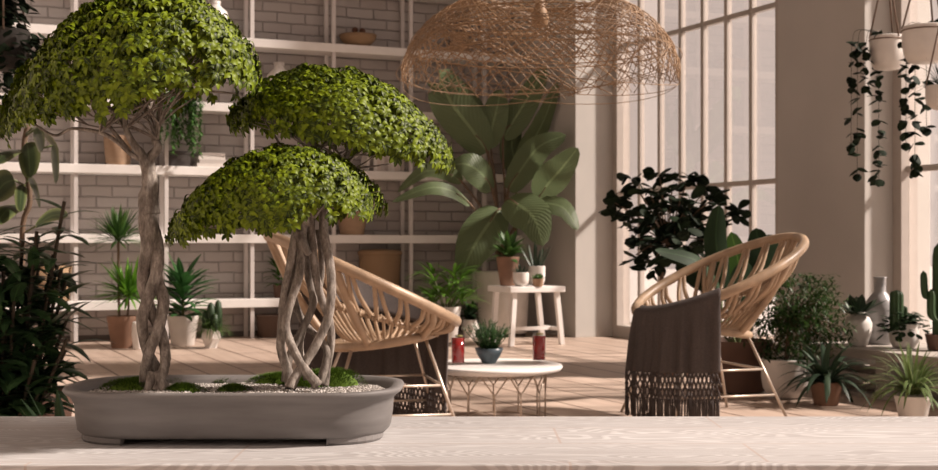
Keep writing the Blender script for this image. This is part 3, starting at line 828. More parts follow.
pot_on(t, .085, .07, .14, M_ceramic, 'round')
m = MB()
def cactus(m, pts, r, ribs=9):
    P = cr(pts, 6); n = len(P); rad = []
    for k in range(n):
        tt = k/(n-1); rad.append(r*(1 if tt < .8 else math.sqrt(max(.02, 1-((tt-.8)/.2)**2))))
    st = len(m.v); nn = ribs*4
    for k in range(n):
        for j in range(nn):
            a = 2*PI*j/nn; rr = rad[k]*(1+.13*math.cos(a*ribs)); m.vert(P[k]+V((rr*math.cos(a), rr*math.sin(a), 0)))
    for k in range(n-1):
        for j in range(nn):
            a = st+k*nn; b2 = a+nn; j2 = (j+1) % nn; m.f.append((a+j, a+j2, b2+j2, b2+j))
    m.f.append(tuple(st+(n-1)*nn+j for j in range(nn)))
cactus(m, [(-.055, 0, .1), (-.055, 0, .22), (-.055, 0, .33)], .035); cactus(m, [(.01, .03, .1), (.012, .03, .18), (.012, .03, .24)], .028)
m.build('cactus', M_cactus, t)
m = MB()
for i in range(130):
    az = rnd(0, 6.28); r = rnd(.02, .13); m.leaf((r*math.cos(az), r*math.sin(az), .17-max(0, r-.07)*1.6+rnd(-.02, .04)), az+rnd(-.5, .5), rnd(-.6, .6), rnd(.04, .06), .042, .7, 4, 'oval')
m.build('foliage', G_dark, t)
p = bench(940, 7.2)
t = thing('branching_cactus', 'tall branching cactus on the pallet bench at the right edge', 'potted plant', p)
pot_on(t, .08, .065, .09, M_brown)
m = MB()
cactus(m, [(0, 0, .06), (0, 0, .3), (0, 0, .60)], .036, 8)
cactus(m, [(-.02, .01, .28), (-.075, .03, .30), (-.085, .035, .44)], .018, 7); cactus(m, [(.02, -.01, .22), (.08, -.035, .27), (.085, -.035, .46)], .02, 7)
cactus(m, [(-.02, -.01, .16), (-.06, -.0, .2), (-.06, -.0, .34)], .022, 7)
m.build('cactus', M_cactus, t)

# hanging pots
M_rope = plain('rope', (.16, .11, .08, 1), .9)
def hanging(px, ytop, ybot, wpx, d, label, vines, style='round'):
    zt, zb = ZP(ytop, d), ZP(ybot, d); h = zt-zb; r = wpx/2/F*d; p = W(px, d, zb)
    t = thing('hanging_planter', label, 'hanging planter', p, 0)
    pot_on(t, r, r*.9, h, M_ceramic, style)
    ap = .42
    for k in range(3):
        a = k*2*PI/3+.5; pp = V((r*math.cos(a), r*math.sin(a), h*.93))
        MB().tube([pp, (0, 0, h+ap)], .005, 6).build('rope', M_rope, t)
    MB().tube([(0, 0, h+ap), (0, 0, ZC-zb)], .005, 6).build('rope', M_rope, t)
    MB().tube([(r*1.015*math.cos(k*PI/12), r*1.015*math.sin(k*PI/12), h*.88) for k in range(24)], .004, 6, closed=True).build('rope', M_rope, t)
    m = MB()
    for i in range(22):
        a = rnd(0, 6.28); rr = rnd(0, r*.9); m.leaf((rr*math.cos(a), rr*math.sin(a), h*.9), rnd(0, 6.28), rnd(0, 1.2), .06, .045, .8, 4, 'heart')
    for (vx, yend, dense) in vines:
        e = W(vx, d-rnd(0, .08)); ex = V((e.x-p.x, e.y-p.y, 0)); n_ = ex.length
        if n_ < r*1.25: ex = ex*.6+fwd*r*1.06
        zend = ZP(yend, d)-zb; z = h+.02
        path = [V((0, 0, h*.95)), ex*.8+V((0, 0, h+.03)), ex*1.0+V((0, 0, h*.7)), ex*1.02+V((0, 0, (h*.7+zend)/2)), ex*1.03+V((0, 0, zend))]
        path = cr(path, 5); m.tube(path, .0015, 4)
        z = h*.8
        while z > zend:
            if random.random() < dense:
                for _ in range(2):
                    m.leaf(ex*1.02+V((rnd(-.01, .01), rnd(-.01, .01), z)), rnd(0, 6.28), rnd(-.9, .3), rnd(.045, .068), rnd(.038, .052), .8, 4, 'heart', roll=rnd(-.6, .6))
            z -= .028
        m.leaf(ex*1.03+V((0, 0, zend+.02)), 4, -.8, .06, .05, .4, 4, 'heart')
    m.build('foliage', G_blk, t)
    return t
hanging(887, 36, 70, 34, 7.2, 'white hanging pot nearest the taupe pier, with three long trailing vines', [(858, 178, .6), (852, 150, .55), (866, 90, .7), (883, 182, .7)])
hanging(926, 26, 63, 46, 6.4, 'larger white hanging pot at the top right with rope hangers', [(907, 145, .55), (922, 172, .7), (941, 130, .5)])
p = W(945, 5.9)
t = thing('hanging_planter', 'small hanging pot with grassy leaves at the right edge of the photo', 'hanging planter', (p.x, p.y, ZP(110, 5.9)))
pot_on(t, .085, .06, .11, M_ceramic_rough, 'round')
rosette(t, 36, .10, .17, .012, .2, 1.4, 1.3, G_blk, r0=.02)
for k in range(3):
    a = k*2*PI/3+.5; MB().tube([(.085*math.cos(a), .085*math.sin(a), .10), (0, 0, .5)], .004, 6).build('rope', M_rope, t)
MB().tube([(0, 0, .5), (0, 0, ZC-ZP(110, 5.9))], .004, 6).build('rope', M_rope, t)

# ------------------------------------------------------------------ left foreground plants
p = W(0, 4.0)
t = thing('foliage_bush', 'dense dark bush of long leaves filling the lower left edge', 'potted plant', p)
pot_on(t, .20, .15, .28, M_terra)
m = MB(); br = MB()
for i in range(60):
    az = i*2.4; r = rnd(.02, .18); hh = rnd(.35, 1.0) if r < .13 else rnd(.3, .8)
    top = V((r*1.5*math.cos(az), r*1.4*math.sin(az), hh)); base = V((r*.5*math.cos(az), r*.5*math.sin(az), .24))
    br.tube([base, top], .006, 5)
    n = int((hh-.2)/.028)
    for k in range(n):
        q = base.lerp(top, .15+.85*k/n); m.leaf(q, k*2.4+i, rnd(-.1, .9), rnd(.11, .18), rnd(.034, .05), rnd(.6, 1.4), 5, 'lance')
m.build('foliage', leafmat('bush_leaf', (.012, .030, .012, 1), (.045, .095, .035, 1), .35, .10), t); br.build('stems', plain('dark_stem', (.05, .035, .02, 1), .8), t)
p = W(28, 4.9)
t = thing('rubber_plant', 'variegated rubber plant with large oval leaves rising above the dark left bush', 'potted plant', p)
pot_on(t, .17, .13, .30, M_brown)
LRb = lambda px, py, dd=0: WP(px, py, 4.9+dd)-p
MB().tube(cr([(0, 0, .25), LRb(22, 240), LRb(30, 200), LRb(24, 150), LRb(28, 125)], 5), .010, 8).build('stem', M_brownstem, t)
for (a, b_, w, roll) in [((27, 143), (30, 178), 24, .1), ((18, 150), (-6, 165), 26, .2), ((14, 180), (-8, 200), 28, 0), ((52, 146), (56, 184), 18, .8), ((28, 178), (40, 208), 12, .7), ((22, 185), (20, 212), 12, -.6), ((36, 226), (68, 216), 16, .9), ((34, 130), (42, 152), 16, .3), ((10, 120), (-4, 140), 18, .2), ((32, 128), (58, 152), 12, .8), ((20, 205), (-5, 225), 20, .1), ((24, 122), (40, 100), 18, .3), ((24, 122), (6, 104), 18, .3)]:
    A0 = LRb(*a, rnd(-.15, .05)); B0 = LRb(*b_, rnd(-.25, .1)); mid = A0.lerp(B0, .5)+V((0, 0, .02))
    pts = cr([A0, mid, B0], 5); tg = (B0-A0).normalized(); sd = Matrix.Rotation(roll, 3, tg) @ tg.cross(fwd).normalized()
    lf = MB().blade(pts, sd, w/F*4.9, 'oval', .15).build('leaf', G_rub, t)
    MB().tube([LRb(26, (a[1]+6)), A0], .004, 5).build('stem', M_stem, lf)
p = W(67, 3.55)
t = thing('agave', 'spiky dark agave in a terracotta pot just left of the bonsai pot', 'potted plant', p)
pot_on(t, .10, .08, .30, M_terra)
rosette(t, 11, .28, .19, .034, .7, 1.35, .1, G_dark, r0=.02)
p = W(2, 4.6, ZP(70, 4.6))
t = thing('hanging_planter', 'dark leafy hanging plant at the top left corner', 'hanging planter', p)
pot_on(t, .095, .08, .14, plain('dark_hanging_pot', (.03, .025, .02, 1), .8), 'round')
for k in range(3):
    a = k*2*PI/3+.5; MB().tube([(.10*math.cos(a), .10*math.sin(a), .13), (0, 0, .7)], .004, 6).build('rope', M_rope, t)
MB().tube([(0, 0, .7), (0, 0, ZC-p.z)], .004, 6).build('rope', M_rope, t)
m = MB()
for i in range(900):
    az = rnd(0, 6.28); r = rnd(.0, .085); z = rnd(-.1, .42)
    if z < .14 and r < .1: r = rnd(.1, .125)
    m.leaf((r*math.cos(az), r*math.sin(az), z), az+rnd(-1, 1), rnd(-.8, .3), rnd(.035, .055), .035, .7, 3, 'oval')
m.build('foliage', G_blk, t)

# ------------------------------------------------------------------ wicker pendant lamp
DL = 5.0; pl_ = W(540, DL, 1.50)
t = thing('pendant_lamp', 'large open-weave wicker dome pendant lamp hanging over the room', 'lamp', pl_)
m = MB(); RR = .53; HH = .34
M_cane = plain('golden_cane', (.28, .175, .095, 1), .5, var=.25, nscale=9)
def dome(x, y, z, j=0): return V((x*RR*(1+j), y*RR*(1+j), z*HH*(1+j)))
NS = 96
for i in range(NS):
    lat = i < 72; inc = R(62+rnd(-.8, .8)) if lat else R(rnd(30, 56)); az = i*2*PI/72+rnd(-.015, .015) if lat else rnd(0, 6.28); j = rnd(-.006, .006); e0 = rnd(-.12, .05); n = 34
    pts = []
    for k in range(n+1):
        ph = e0+(PI-2*e0)*k/n; x, y, z = math.cos(ph), math.sin(ph)*math.cos(inc), math.sin(ph)*math.sin(inc)
        X = x*math.cos(az)-y*math.sin(az); Y = x*math.sin(az)+y*math.cos(az)
        pts.append(dome(X, Y, z, j+.004*math.sin(k)))
    m.tube(pts, rnd(.0014, .0022), 4)
for i in range(7):   # looser loops low round the rim
    inc = rnd(R(4), R(20)); az = rnd(0, 2*PI); pts = []; g = rnd(.97, 1.05)
    for k in range(48):
        ph = 2*PI*k/48; x, y, z = math.cos(ph), math.sin(ph)*math.cos(inc), math.sin(ph)*math.sin(inc)+.10
        q = math.sqrt(max(.02, 1-max(0, z)**2)); hx, hy = x, y
        nn = math.hypot(hx, hy); hx, hy = hx/nn*q*g, hy/nn*q*g
        pts.append(V(((hx*math.cos(az)-hy*math.sin(az))*RR, (hx*math.sin(az)+hy*math.cos(az))*RR, z*HH)))
    m.tube(pts, .0015, 4, closed=True)
for zz in [.28, .36, .42, .60, .64, .68, .84, .88, .9]:
    q = math.sqrt(1-zz*zz); ox, oy = rnd(-.03, .03), rnd(-.03, .03)
    m.tube([V((q*RR*math.cos(k*PI/24), q*RR*math.sin(k*PI/24), (zz+ox*math.cos(k*PI/24)+oy*math.sin(k*PI/24))*HH)) for k in range(48)], .0022, 4, closed=True)
m.build('lamp_shade', M_cane, t)
MB().tube([(0, 0, HH*.7), (0, 0, ZC-1.5)], .004, 6).build('cord', M_rope, t)
MB().lathe([(.0, -.0), (.03, .02), (.035, .05), (.02, .09), (.02, .14), (0, .14)], 20, (0, 0, HH*.52)).build('bulb', M_cane, t)

# ------------------------------------------------------------------ foreground table
TZ = .60
def table_mat():
    m, nt, b, o = newmat('whitewashed_wood')
    tc = N(nt, 'TexCoord'); mp = N(nt, 'Mapping'); mp.inputs['Scale'].default_value = (1.0, 5.5, 1.0); L(nt, tc.outputs['Object'], mp.inputs[0])
    nz = N(nt, 'TexNoise', Scale=1.5, Detail=2.0, Distortion=.3); L(nt, mp.outputs[0], nz.inputs['Vector'])
    mu = N(nt, 'Math', operation='MULTIPLY'); mu.inputs[1].default_value = 420; L(nt, nz.outputs[0], mu.inputs[0])
    sn = N(nt, 'Math', operation='SINE'); L(nt, mu.outputs[0], sn.inputs[0])
    mp3 = N(nt, 'Mapping'); mp3.inputs['Scale'].default_value = (12, 160, 1); L(nt, tc.outputs['Object'], mp3.inputs[0])
    n3 = N(nt, 'TexNoise', Scale=1.0, Detail=4.0); L(nt, mp3.outputs[0], n3.inputs['Vector'])
    br = N(nt, 'TexBrick', Scale=1.0); br.inputs['Brick Width'].default_value = .62; br.inputs['Row Height'].default_value = .14; br.offset = .37
    br.inputs['Mortar Size'].default_value = .002; br.inputs['Mortar Smooth'].default_value = .3
    mp4 = N(nt, 'Mapping'); mp4.inputs['Location'].default_value = (.275, .05, 0); L(nt, tc.outputs['Object'], mp4.inputs[0]); L(nt, mp4.outputs[0], br.inputs['Vector'])
    c1 = ramp(nt, sn.outputs[0], [(.0, (.42, .405, .40, 1)), (.3, (.50, .488, .48, 1)), (1, (.535, .525, .52, 1))])
    c2 = ramp(nt, n3.outputs[0], [(.3, (.84, .81, .80, 1)), (.6, (1, 1, 1, 1))])
    mx = N(nt, 'Mix', data_type='RGBA', blend_type='MULTIPLY'); mx.inputs['Factor'].default_value = .8
    L(nt, c1, mx.inputs['A']); L(nt, c2, mx.inputs['B'])
    mx2 = N(nt, 'Mix', data_type='RGBA'); L(nt, br.outputs['Fac'], mx2.inputs['Factor']); L(nt, mx.outputs['Result'], mx2.inputs['A']); mx2.inputs['B'].default_value = (.42, .36, .33, 1)
    L(nt, mx2.outputs['Result'], b.inputs['Base Color'])
    bump(nt, b, sn.outputs[0], .35, .0006); b.inputs['Roughness'].default_value = .55
    return m
tb = thing('side_table', 'whitewashed wooden table with fine grain in the foreground carrying the bonsai pot', 'table', W(469, 1.69, 0), -A)
M_tab = table_mat()
MB().box(-1.15, 1.15, -.21, .21, TZ-.035, TZ).build('tabletop', M_tab, tb, smooth=False, bevel=.0015)
for x in (-1.08, 1.02):
    for y in (-.19, .13): MB().box(x, x+.06, y, y+.06, 0, TZ-.035).build('leg', M_tab, tb, smooth=False)
MB().box(-1.02, 1.02, -.16, -.14, TZ-.10, TZ-.035).build('apron', M_tab, tb, smooth=False)

# ------------------------------------------------------------------ bonsai
DP = 1.715; XC = -.305
bo = W(237.5, DP, TZ+.0005)
bz = thing('bonsai', 'bonsai group with three domed crowns in a long grey pot on the white table', 'bonsai', bo, -A)
def BL(px, py, dd=0):
    """bonsai local point for a pixel, dd metres behind the pot centre"""
    d = DP+dd; return V(((px-469)/F*d-(237.5-469)/F*DP, dd, EYE-TZ+(HY-py)/F*d))
def rrect(hx, hy, rad, z, n=10):
    out = []
    for cx, cy, a0 in ((hx-rad, hy-rad, 0), (-hx+rad, hy-rad, PI/2), (-hx+rad, -hy+rad, PI), (hx-rad, -hy+rad, 3*PI/2)):
        for k in range(n): a = a0+k/(n-1)*PI/2; out.append((cx+rad*math.cos(a), cy+rad*math.sin(a), z))
    return out
def stone_mat():
    m, nt, b, o = newmat('grey_stoneware')
    tc = N(nt, 'TexCoord'); mp = N(nt, 'Mapping'); mp.inputs['Scale'].default_value = (3, 3, 22); L(nt, tc.outputs['Object'], mp.inputs[0])
    nz = N(nt, 'TexNoise', Scale=2.5, Detail=6.0); L(nt, mp.outputs[0], nz.inputs['Vector'])
    L(nt, ramp(nt, nz.outputs[0], [(.3, (.115, .105, .10, 1)), (.7, (.185, .172, .165, 1))]), b.inputs['Base Color'])
    bump(nt, b, nz.outputs[0], .15, .002); b.inputs['Roughness'].default_value = .6
    return m
M_stone = stone_mat()
m = MB(); rings = []
prof = [(.185, .085, .065, .0075), (.196, .096, .074, .008), (.201, .101, .078, .013), (.2035, .1035, .08, .030), (.2045, .1045, .08, .046), (.209, .109, .083, .055), (.2165, .1155, .088, .0605), (.2185, .1175, .09, .064), (.2165, .1155, .088, .0672), (.205, .104, .079, .0665), (.199, .098, .075, .060), (.197, .096, .073, .052)]
for (hx, hy, rad, z) in prof:
    ii = [m.vert(q) for q in rrect(hx, hy, rad, z)]; rings.append(ii)
nn = len(rings[0])
for a, b_ in zip(rings, rings[1:]):
    for j in range(nn): j2 = (j+1) % nn; m.f.append((a[j], a[j2], b_[j2], b_[j]))
m.f.append(tuple(rings[0][::-1])); m.f.append(tuple(rings[-1]))
pot = m.build('pot', M_stone, bz)
for sx in (-1, 1):
    for sy in (-1, 1):
        f = MB(); ii = []
        for z, e in ((0, -.002), (.003, 0), (.011, 0)):
            pts = []
            for k in range(9):
                a = k/8*PI/2; rr = .064+e; pts.append((sx*(.130+rr*math.cos(a)), sy*(.030+rr*math.sin(a)), z))
            pts += [(sx*.150, sy*.088, z)]; pts = pts[:-1]+[(sx*(.128), sy*(.098), z), (sx*.128, sy*.08, z), (sx*.18, sy*.03, z)]
            ii.append([f.vert(q) for q in pts])
        n_ = len(ii[0])
        for a, b_ in zip(ii, ii[1:]):
            for j in range(n_): j2 = (j+1) % n_; f.f.append((a[j], a[j2], b_[j2], b_[j]))
        f.f.append(tuple(ii[0])); f.f.append(tuple(ii[-1]))
        f.build('foot', M_stone, pot, smooth=False)
# gravel
GZ = .056
def gh(x, y): return GZ+.006*(noise.noise(V((x*9, y*9, 3)))*.8+.3)*max(0, 1-(abs(x)/.19)**4)*max(0, 1-(abs(y)/.095)**4)
g = MB(); nx, ny = 60, 28; gi = {}
for i in range(nx+1):
    for j in range(ny+1):
        u, v = i/nx*2-1, j/ny*2-1; q = rrect
        x = u*.196*math.sqrt(1-v*v*.18); y = v*.095*math.sqrt(1-u*u*.5); gi[i, j] = g.vert((x, y, gh(x, y)-.001))
for i in range(nx):
    for j in range(ny): g.f.append((gi[i, j], gi[i+1, j], gi[i+1, j+1], gi[i, j+1]))
octv = [(1, 0, 0), (0, 1, 0), (-1, 0, 0), (0, -1, 0), (0, 0, 1), (0, 0, -1)]
octf = [(0, 1, 4), (1, 2, 4), (2, 3, 4), (3, 0, 4), (1, 0, 5), (2, 1, 5), (3, 2, 5), (0, 3, 5)]
for i in range(9000):
    u, v = rnd(-1, 1), rnd(-1, 1); x = u*.194*math.sqrt(1-v*v*.18); y = v*.094*math.sqrt(1-u*u*.5)
    s = rnd(.0011, .0021); mat = Matrix.Rotation(rnd(0, 6), 3, V((rnd(-1, 1), rnd(-1, 1), rnd(-1, 1))).normalized())
    b0 = len(g.v); c = V((x, y, gh(x, y)+rnd(0, .0015)))
    for q in octv: g.vert(c+mat @ V((q[0]*s*1.2, q[1]*s, q[2]*s*.8)))
    for q in octf: g.f.append(tuple(b0+k for k in q))
gm, nt, b, o_ = newmat('pale_gravel'); ge = N(nt, 'NewGeometry')
L(nt, ramp(nt, ge.outputs['Random Per Island'], [(0, (.16, .14, .125, 1)), (.5, (.38, .35, .32, 1)), (1, (.62, .58, .54, 1))]), b.inputs['Base Color']); b.inputs['Roughness'].default_value = .8
tag(g.build('gravel', gm, bz, smooth=False), kind='stuff')
# moss
M_moss = leafmat('moss', (.030, .065, .006, 1), (.10, .17, .018, 1), .7, .3)
def moss(px, py, wpx, hpx, dyr=.5):
    d = (EYE-TZ-.058)*F/(py-HY); dd = d-DP; c = BL(px, py, dd); c.z = gh(c.x, c.y)-.001; rx = wpx/2/F*d; ry = rx*dyr; h = hpx/F*d
    m = MB(); n = 9; 
    prf = [(1, 0), (.9, .35), (.7, .65), (.4, .9), (.01, 1)]
    st = len(m.v)
    for (r_, z_) in prf:
        for j in range(20): a = j*PI/10; m.vert((c.x+rx*r_*math.cos(a)*.95, c.y+ry*r_*math.sin(a)*.95, c.z+h*z_*.9))
    for k in range(4):
        for j in range(20): a0 = st+k*20; j2 = (j+1) % 20; m.f.append((a0+j, a0+j2, a0+20+j2, a0+20+j))
    for i in range(int(rx*ry*3.2e6)+500):
        a = rnd(0, 6.28); r_ = math.sqrt(rnd(0, 1.05)); z_ = math.sqrt(max(0, 1-min(1, r_)**2))
        wob = 1+.15*math.sin(a*3+px)+.1*math.sin(a*5+py)
        q = V((c.x+rx*wob*r_*math.cos(a), c.y+ry*wob*r_*math.sin(a), c.z+h*z_*.9))
        el = 1.45-r_*1.0+rnd(-.4, .4)
        m.leaf(q, a+rnd(-.8, .8), el, rnd(.0035, .0065), .0013, .3, 2, 'blade')
    m.build('moss_clump', M_moss, bz)
for a in [(137, 390, 64, 13, .40), (184, 392, 37, 8, .40), (234, 391.5, 33, 7, .45), (228, 382, 38, 5, .45), (175, 382, 32, 5, .45), (281, 386, 60, 12, .42), (302, 388, 40, 11, .35), (335, 386, 52, 19, .5), (325, 377, 60, 8, .35)]: moss(*a)
# trunks
def bark_mat():
    m, nt, b, o = newmat('bonsai_bark')
    tc = N(nt, 'TexCoord'); mp = N(nt, 'Mapping'); mp.inputs['Scale'].default_value = (1, 1, .4); L(nt, tc.outputs['Object'], mp.inputs[0])
    nz = N(nt, 'TexNoise', Scale=130.0, Detail=6.0, Roughness=.7); L(nt, mp.outputs[0], nz.inputs['Vector'])
    n2 = N(nt, 'TexNoise', Scale=22.0, Detail=3.0); L(nt, tc.outputs['Object'], n2.inputs['Vector'])
    mx = N(nt, 'Mix', data_type='RGBA', blend_type='MULTIPLY'); mx.inputs['Factor'].default_value = 1
    L(nt, ramp(nt, nz.outputs[0], [(.3, (.07, .052, .04, 1)), (.5, (.24, .20, .17, 1)), (.7, (.50, .44, .385, 1))]), mx.inputs['A'])
    L(nt, ramp(nt, n2.outputs[0], [(.3, (.6, .6, .58, 1)), (.7, (1, 1, 1, 1))]), mx.inputs['B'])
    L(nt, mx.outputs['Result'], b.inputs['Base Color']); bump(nt, b, nz.outputs[0], .9, .0022); b.inputs['Roughness'].default_value = .8
    return m
M_bark = bark_mat()
PXM = DP/F
def strand(m, pl, w, dscale=1, n=6, nr=12):
    """pl: (px, py, dd_mm) polyline; w: width in pixels per point"""
    pts = cr([BL(a, b_, c/1000) for a, b_, c in pl], n); rad = crf([q*PXM/2 for q in w], n)
    m.tube(pts, rad, nr, bumpy=.10)
# left braided trunk
tr = MB()
N1 = 14
for s in range(3):
    pl = []; w = []
    for k in range(N1):
        f = k/(N1-1); y = 391-f*190
        cx = 156-5*math.sin(min(1, f*1.1)*PI*.5)-(4 if f > .8 else 0)*(f-.8)/.2; amp = (11 if f < .45 else 11-(f-.45)*16.5)+(2.5 if k == 0 else 0)
        ph = s*2*PI/3+f*7.6+.6
        pl.append((cx+amp*math.cos(ph), y, 9*math.sin(ph)*(1-f*.6))); w.append(9.8+4.4*f)
    strand(tr, pl, w)
strand(tr, [(150, 215, 0), (148.5, 200, 0), (150, 185, 0), (149, 172, 0), (148, 160, 0)], [20, 20, 17, 14, 13])
for x, dd in ((149, -4), (163, -6), (152, 10), (160, 6)): strand(tr, [(155+(x-155)*.4, 372, dd), (x, 388, dd*1.8), (x+(x-155)*.8, 395, dd*2.5)], [11, 10, 5], n=4)
t1 = tr.build('trunk', M_bark, bz)
# left branches
def branch(m, pl, w0, w1):
    n = len(pl); strand(m, pl, [w0+(w1-w0)*i/(n-1) for i in range(n)], n=5, nr=7)
bm_ = MB()
branch(bm_, [(148, 178, 0), (150, 160, 0), (158, 148, 0), (155, 138, 5), (160, 118, 8), (161, 92, 10), (170, 70, 10)], 12, 3)
branch(bm_, [(147, 172, 0), (142, 155, -5), (134, 145, -8), (126, 128, -10), (124, 100, -10), (110, 70, -5)], 11, 3)
branch(bm_, [(146, 162, 0), (132, 155, -5), (118, 143, -5), (100, 133, -8), (72, 129, -10), (55, 136, -10), (35, 125, -10)], 6, 2)
branch(bm_, [(128, 150, -5), (112, 130, 0), (98, 112, 10), (84, 95, 15)], 5, 2)
branch(bm_, [(160, 122, 5), (172, 105, 0), (190, 92, -5), (215, 92, -8), (236, 94, -5)], 4, 1.5)
branch(bm_, [(158, 148, 0), (150, 120, 20), (140, 100, 30), (150, 70, 30)], 5, 2)
branch(bm_, [(134, 148, 0), (120, 120, 30), (100, 100, 40), (70, 90, 40)], 4, 1.5)
def twigs(m, roots, crown, n, w=2.4):
    (cx, cy, rx, h, ryd, tilt, dd0) = crown
    for i in range(n):
        r0 = random.choice(roots); th = rnd(0, 6.28); r = math.sqrt(rnd(.02, .8))
        x = cx+rx*r*math.cos(th); dd = dd0+ryd*r*math.sin(th); y = cy-h*(1-r**2.2)*.62+tilt*(x-cx)+8
        e = (x, y, dd); mid = (r0[0]*.5+x*.5+rnd(-6, 6), r0[1]*.45+y*.55+rnd(0, 10), (r0[2]+dd)/2)
        q1 = (r0[0]*.8+x*.2+rnd(-4, 4), r0[1]*.72+y*.28+rnd(-2, 5), r0[2]*.8+dd*.2)
        branch(m, [r0, q1, mid, e], w, .9)
        for _ in range(2):
            e2 = (x+rnd(-22, 22), y+rnd(-14, 6), dd+rnd(-20, 20)); branch(m, [mid, ((mid[0]+e2[0])/2+rnd(-4, 4), (mid[1]+e2[1])/2+rnd(-3, 5), (mid[2]+e2[2])/2), e2], w*.6, .7)
# crown = (centre px, base py, half width px, height px, half depth mm, tilt, depth offset mm)
CR1 = (130, 88, 134, 98, 150, -.19, 0)
CR2 = (343, 133, 113, 64, 130, .19, 70)
CR3 = (274, 212, 109, 64, 120, -.15, -45)
twigs(bm_, [(160, 125, 5), (125, 130, -10), (100, 133, -8), (124, 100, -10), (158, 140, 0), (90, 105, 10), (150, 120, 20)], CR1, 40)
bm_.build('branches', M_bark, t1)
# crowns
M_bleaf = leafmat('bonsai_leaf', (.010, .020, .001, 1), (.145, .195, .003, 1), .5, .06, rib=1.0, spec=.22)  # near-black tones put the crown's self-shadow into the leaf colour
def crown(cr_, n, under, parent, llen=.0165, seed=0):
    (cx, cy, rx, h, ryd, tilt, dd0) = cr_; random.seed(seed); m = MB()
    for i in range(n):
        th = rnd(0, 2*PI); r = math.sqrt(rnd(0, 1)); depth = rnd(0, 1)**1.5
        wob = 1+.05*math.sin(th*4+seed)+.04*math.sin(th*7)
        x = cx+rx*r*wob*math.cos(th); dd = dd0+ryd*r*wob*math.sin(th)
        top = h*max(0, 1-r*r)**.80*(1+.05*math.sin(x*.13)*math.cos(dd*.09))
        low = -under*h*r**3; thick = h*.33*(1-.3*r)
        zz = top*(1-0)-depth*thick+low*.4
        if r > .8: zz += rnd(-.25, .12)*h*under*1.6
        y = cy-zz+tilt*(x-cx)
        c = BL(x, y, dd/1000)
        out = V((math.cos(th)*r, math.sin(th)*r, .85*(1-r*r)+.05)).normalized()
        k0 = rnd(0, 6.28); nl = random.choice((5, 6, 7))
        t1_ = out.orthogonal().normalized(); t2_ = out.cross(t1_)
        for k in range(nl):
            a = k0+k*2*PI/nl*1.02; L_ = llen*rnd(.75, 1.2)
            dv = (out*rnd(.15, .75)+(t1_*math.cos(a)+t2_*math.sin(a))).normalized()
            p0 = c; pts = [p0]; d_ = dv.copy()
            for s_ in range(4):
                pts.append(pts[-1]+d_*(L_/4)); d_ = (d_+V((0, 0, -.34))-out*.30).normalized()
            sd = dv.cross(out)
            if sd.length < .1: continue
            m.blade(pts, sd.normalized(), L_*.46, 'lance', .28)
    return m.build('crown', M_bleaf, parent)
crown(CR1, 1900, .14, t1, llen=.0132, seed=11)
# right trunk cluster
tr = MB()
st = [
 ([(299, 222, 0), (295, 240, -5), (291, 262, -8), (285, 295, -10), (282, 325, -8), (281, 348, -6), (288, 372, -8), (291, 388, -12)], 12.5),
 ([(303, 216, 5), (302, 243, -8), (299, 275, -14), (289, 308, -16), (286, 330, -18), (296, 355, -24), (308, 374, -28), (318, 386, -32)], 12),
 ([(311, 212, 5), (312, 240, 0), (316, 277, 0), (322, 300, 4), (329, 320, 8), (331, 345, 12), (326, 372, 16), (324, 385, 18)], 11),
 ([(322, 208, 8), (325, 240, -2), (331, 275, -8), (329, 315, -14), (317, 343, -18), (303, 366, -24), (295, 378, -28), (290, 388, -30)], 12.5),
 ([(308, 232, 12), (308, 272, 12), (313, 303, 10), (301, 333, 6), (289, 358, 4), (286, 382, 4)], 10.5),
 ([(296, 250, 14), (293, 290, 18), (302, 320, 18), (318, 338, 14), (327, 352, 8), (320, 384, 6)], 9.5),
 ([(318, 230, 18), (322, 262, 20), (318, 292, 22), (304, 328, 22), (300, 352, 20), (308, 380, 18)], 9),
]
for pl, w in st: w *= .74; strand(tr, pl, [w*.9]+[w]*(len(pl)-3)+[w*1.05, w*1.3], n=6)
strand(tr, [(297, 232, -14), (303, 244, -16), (309, 255, -14)], [9, 9, 7], n=4)
t2 = tr.build('trunk', M_bark, bz)
bm_ = MB()
branch(bm_, [(308, 225, 0), (300, 205, -15), (288, 190, -30)], 9, 4)
branch(bm_, [(320, 215, 5), (330, 195, 20), (330, 175, 40), (315, 150, 60), (300, 138, 65), (284, 122, 70)], 7, 2.5)
branch(bm_, [(322, 214, 5), (338, 190, 30), (345, 165, 55), (350, 145, 70)], 8, 3)
branch(bm_, [(345, 165, 55), (365, 150, 75), (390, 140, 80)], 4, 2)
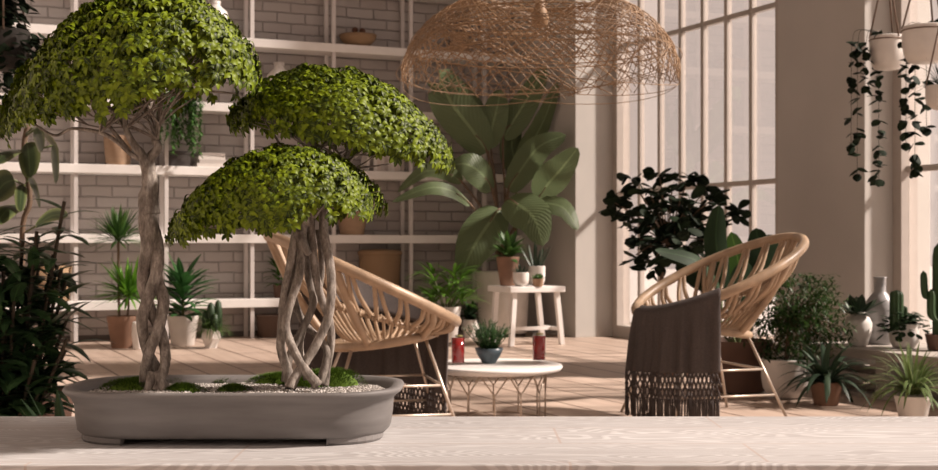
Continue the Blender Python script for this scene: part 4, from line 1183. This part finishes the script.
branch(bm_, [(330, 178, 40), (318, 160, 60), (314, 140, 70), (300, 120, 70)], 4, 2)
branch(bm_, [(300, 208, -15), (270, 215, -30), (240, 222, -45), (210, 226, -45)], 5, 1.5)
branch(bm_, [(300, 150, 62), (285, 150, 60), (272, 132, 60), (262, 118, 60)], 3.5, 1.5)
branch(bm_, [(345, 168, 55), (360, 168, 40), (385, 165, 40), (410, 160, 60)], 3, 1.2)
twigs(bm_, [(338, 190, 30), (345, 165, 55), (315, 150, 60), (365, 150, 75), (330, 170, 45)], CR2, 32)
twigs(bm_, [(303, 215, -10), (300, 205, -15), (270, 215, -30), (315, 218, 0)], CR3, 26)
bm_.build('branches', M_bark, t2)
crown(CR2, 1600, .14, t2, llen=.0124, seed=23)
crown(CR3, 1600, .16, t2, llen=.0116, seed=37)

# ------------------------------------------------------------------ light
sun = bpy.data.lights.new('sun', 'SUN'); sun.energy = 15; sun.angle = R(3.5); sun.color = (1, .90, .82)
so = bpy.data.objects.new('sun', sun); C.objects.link(so)
trav = V((-.92, .40, -.80)).normalized()
so.rotation_euler = trav.to_track_quat('-Z', 'Y').to_euler()
w = bpy.data.worlds.new('sky'); bpy.context.scene.world = w; w.use_nodes = True
nt = w.node_tree; bg = nt.nodes['Background']; bg.inputs[0].default_value = (1, .835, .755, 1); bg.inputs[1].default_value = 1.05

cam = bpy.data.cameras.new('camera'); co = bpy.data.objects.new('camera', cam); C.objects.link(co)
co.location = (0, 0, EYE); co.rotation_euler = (R(90), 0, -A)
cam.lens = 36*F/938; cam.sensor_width = 36; cam.shift_y = (HY-235)/938; cam.clip_start = .05
cam.dof.use_dof = True; cam.dof.focus_distance = 1.72; cam.dof.aperture_fstop = 18
S = bpy.context.scene; S.camera = co
S.view_settings.view_transform = 'Standard'; S.view_settings.look = 'None'; S.view_settings.exposure = -.2; S.view_settings.gamma = 1
S.view_settings.use_curve_mapping = False
S.cycles.use_denoising = True; S.cycles.max_bounces = 8; S.cycles.transparent_max_bounces = 12
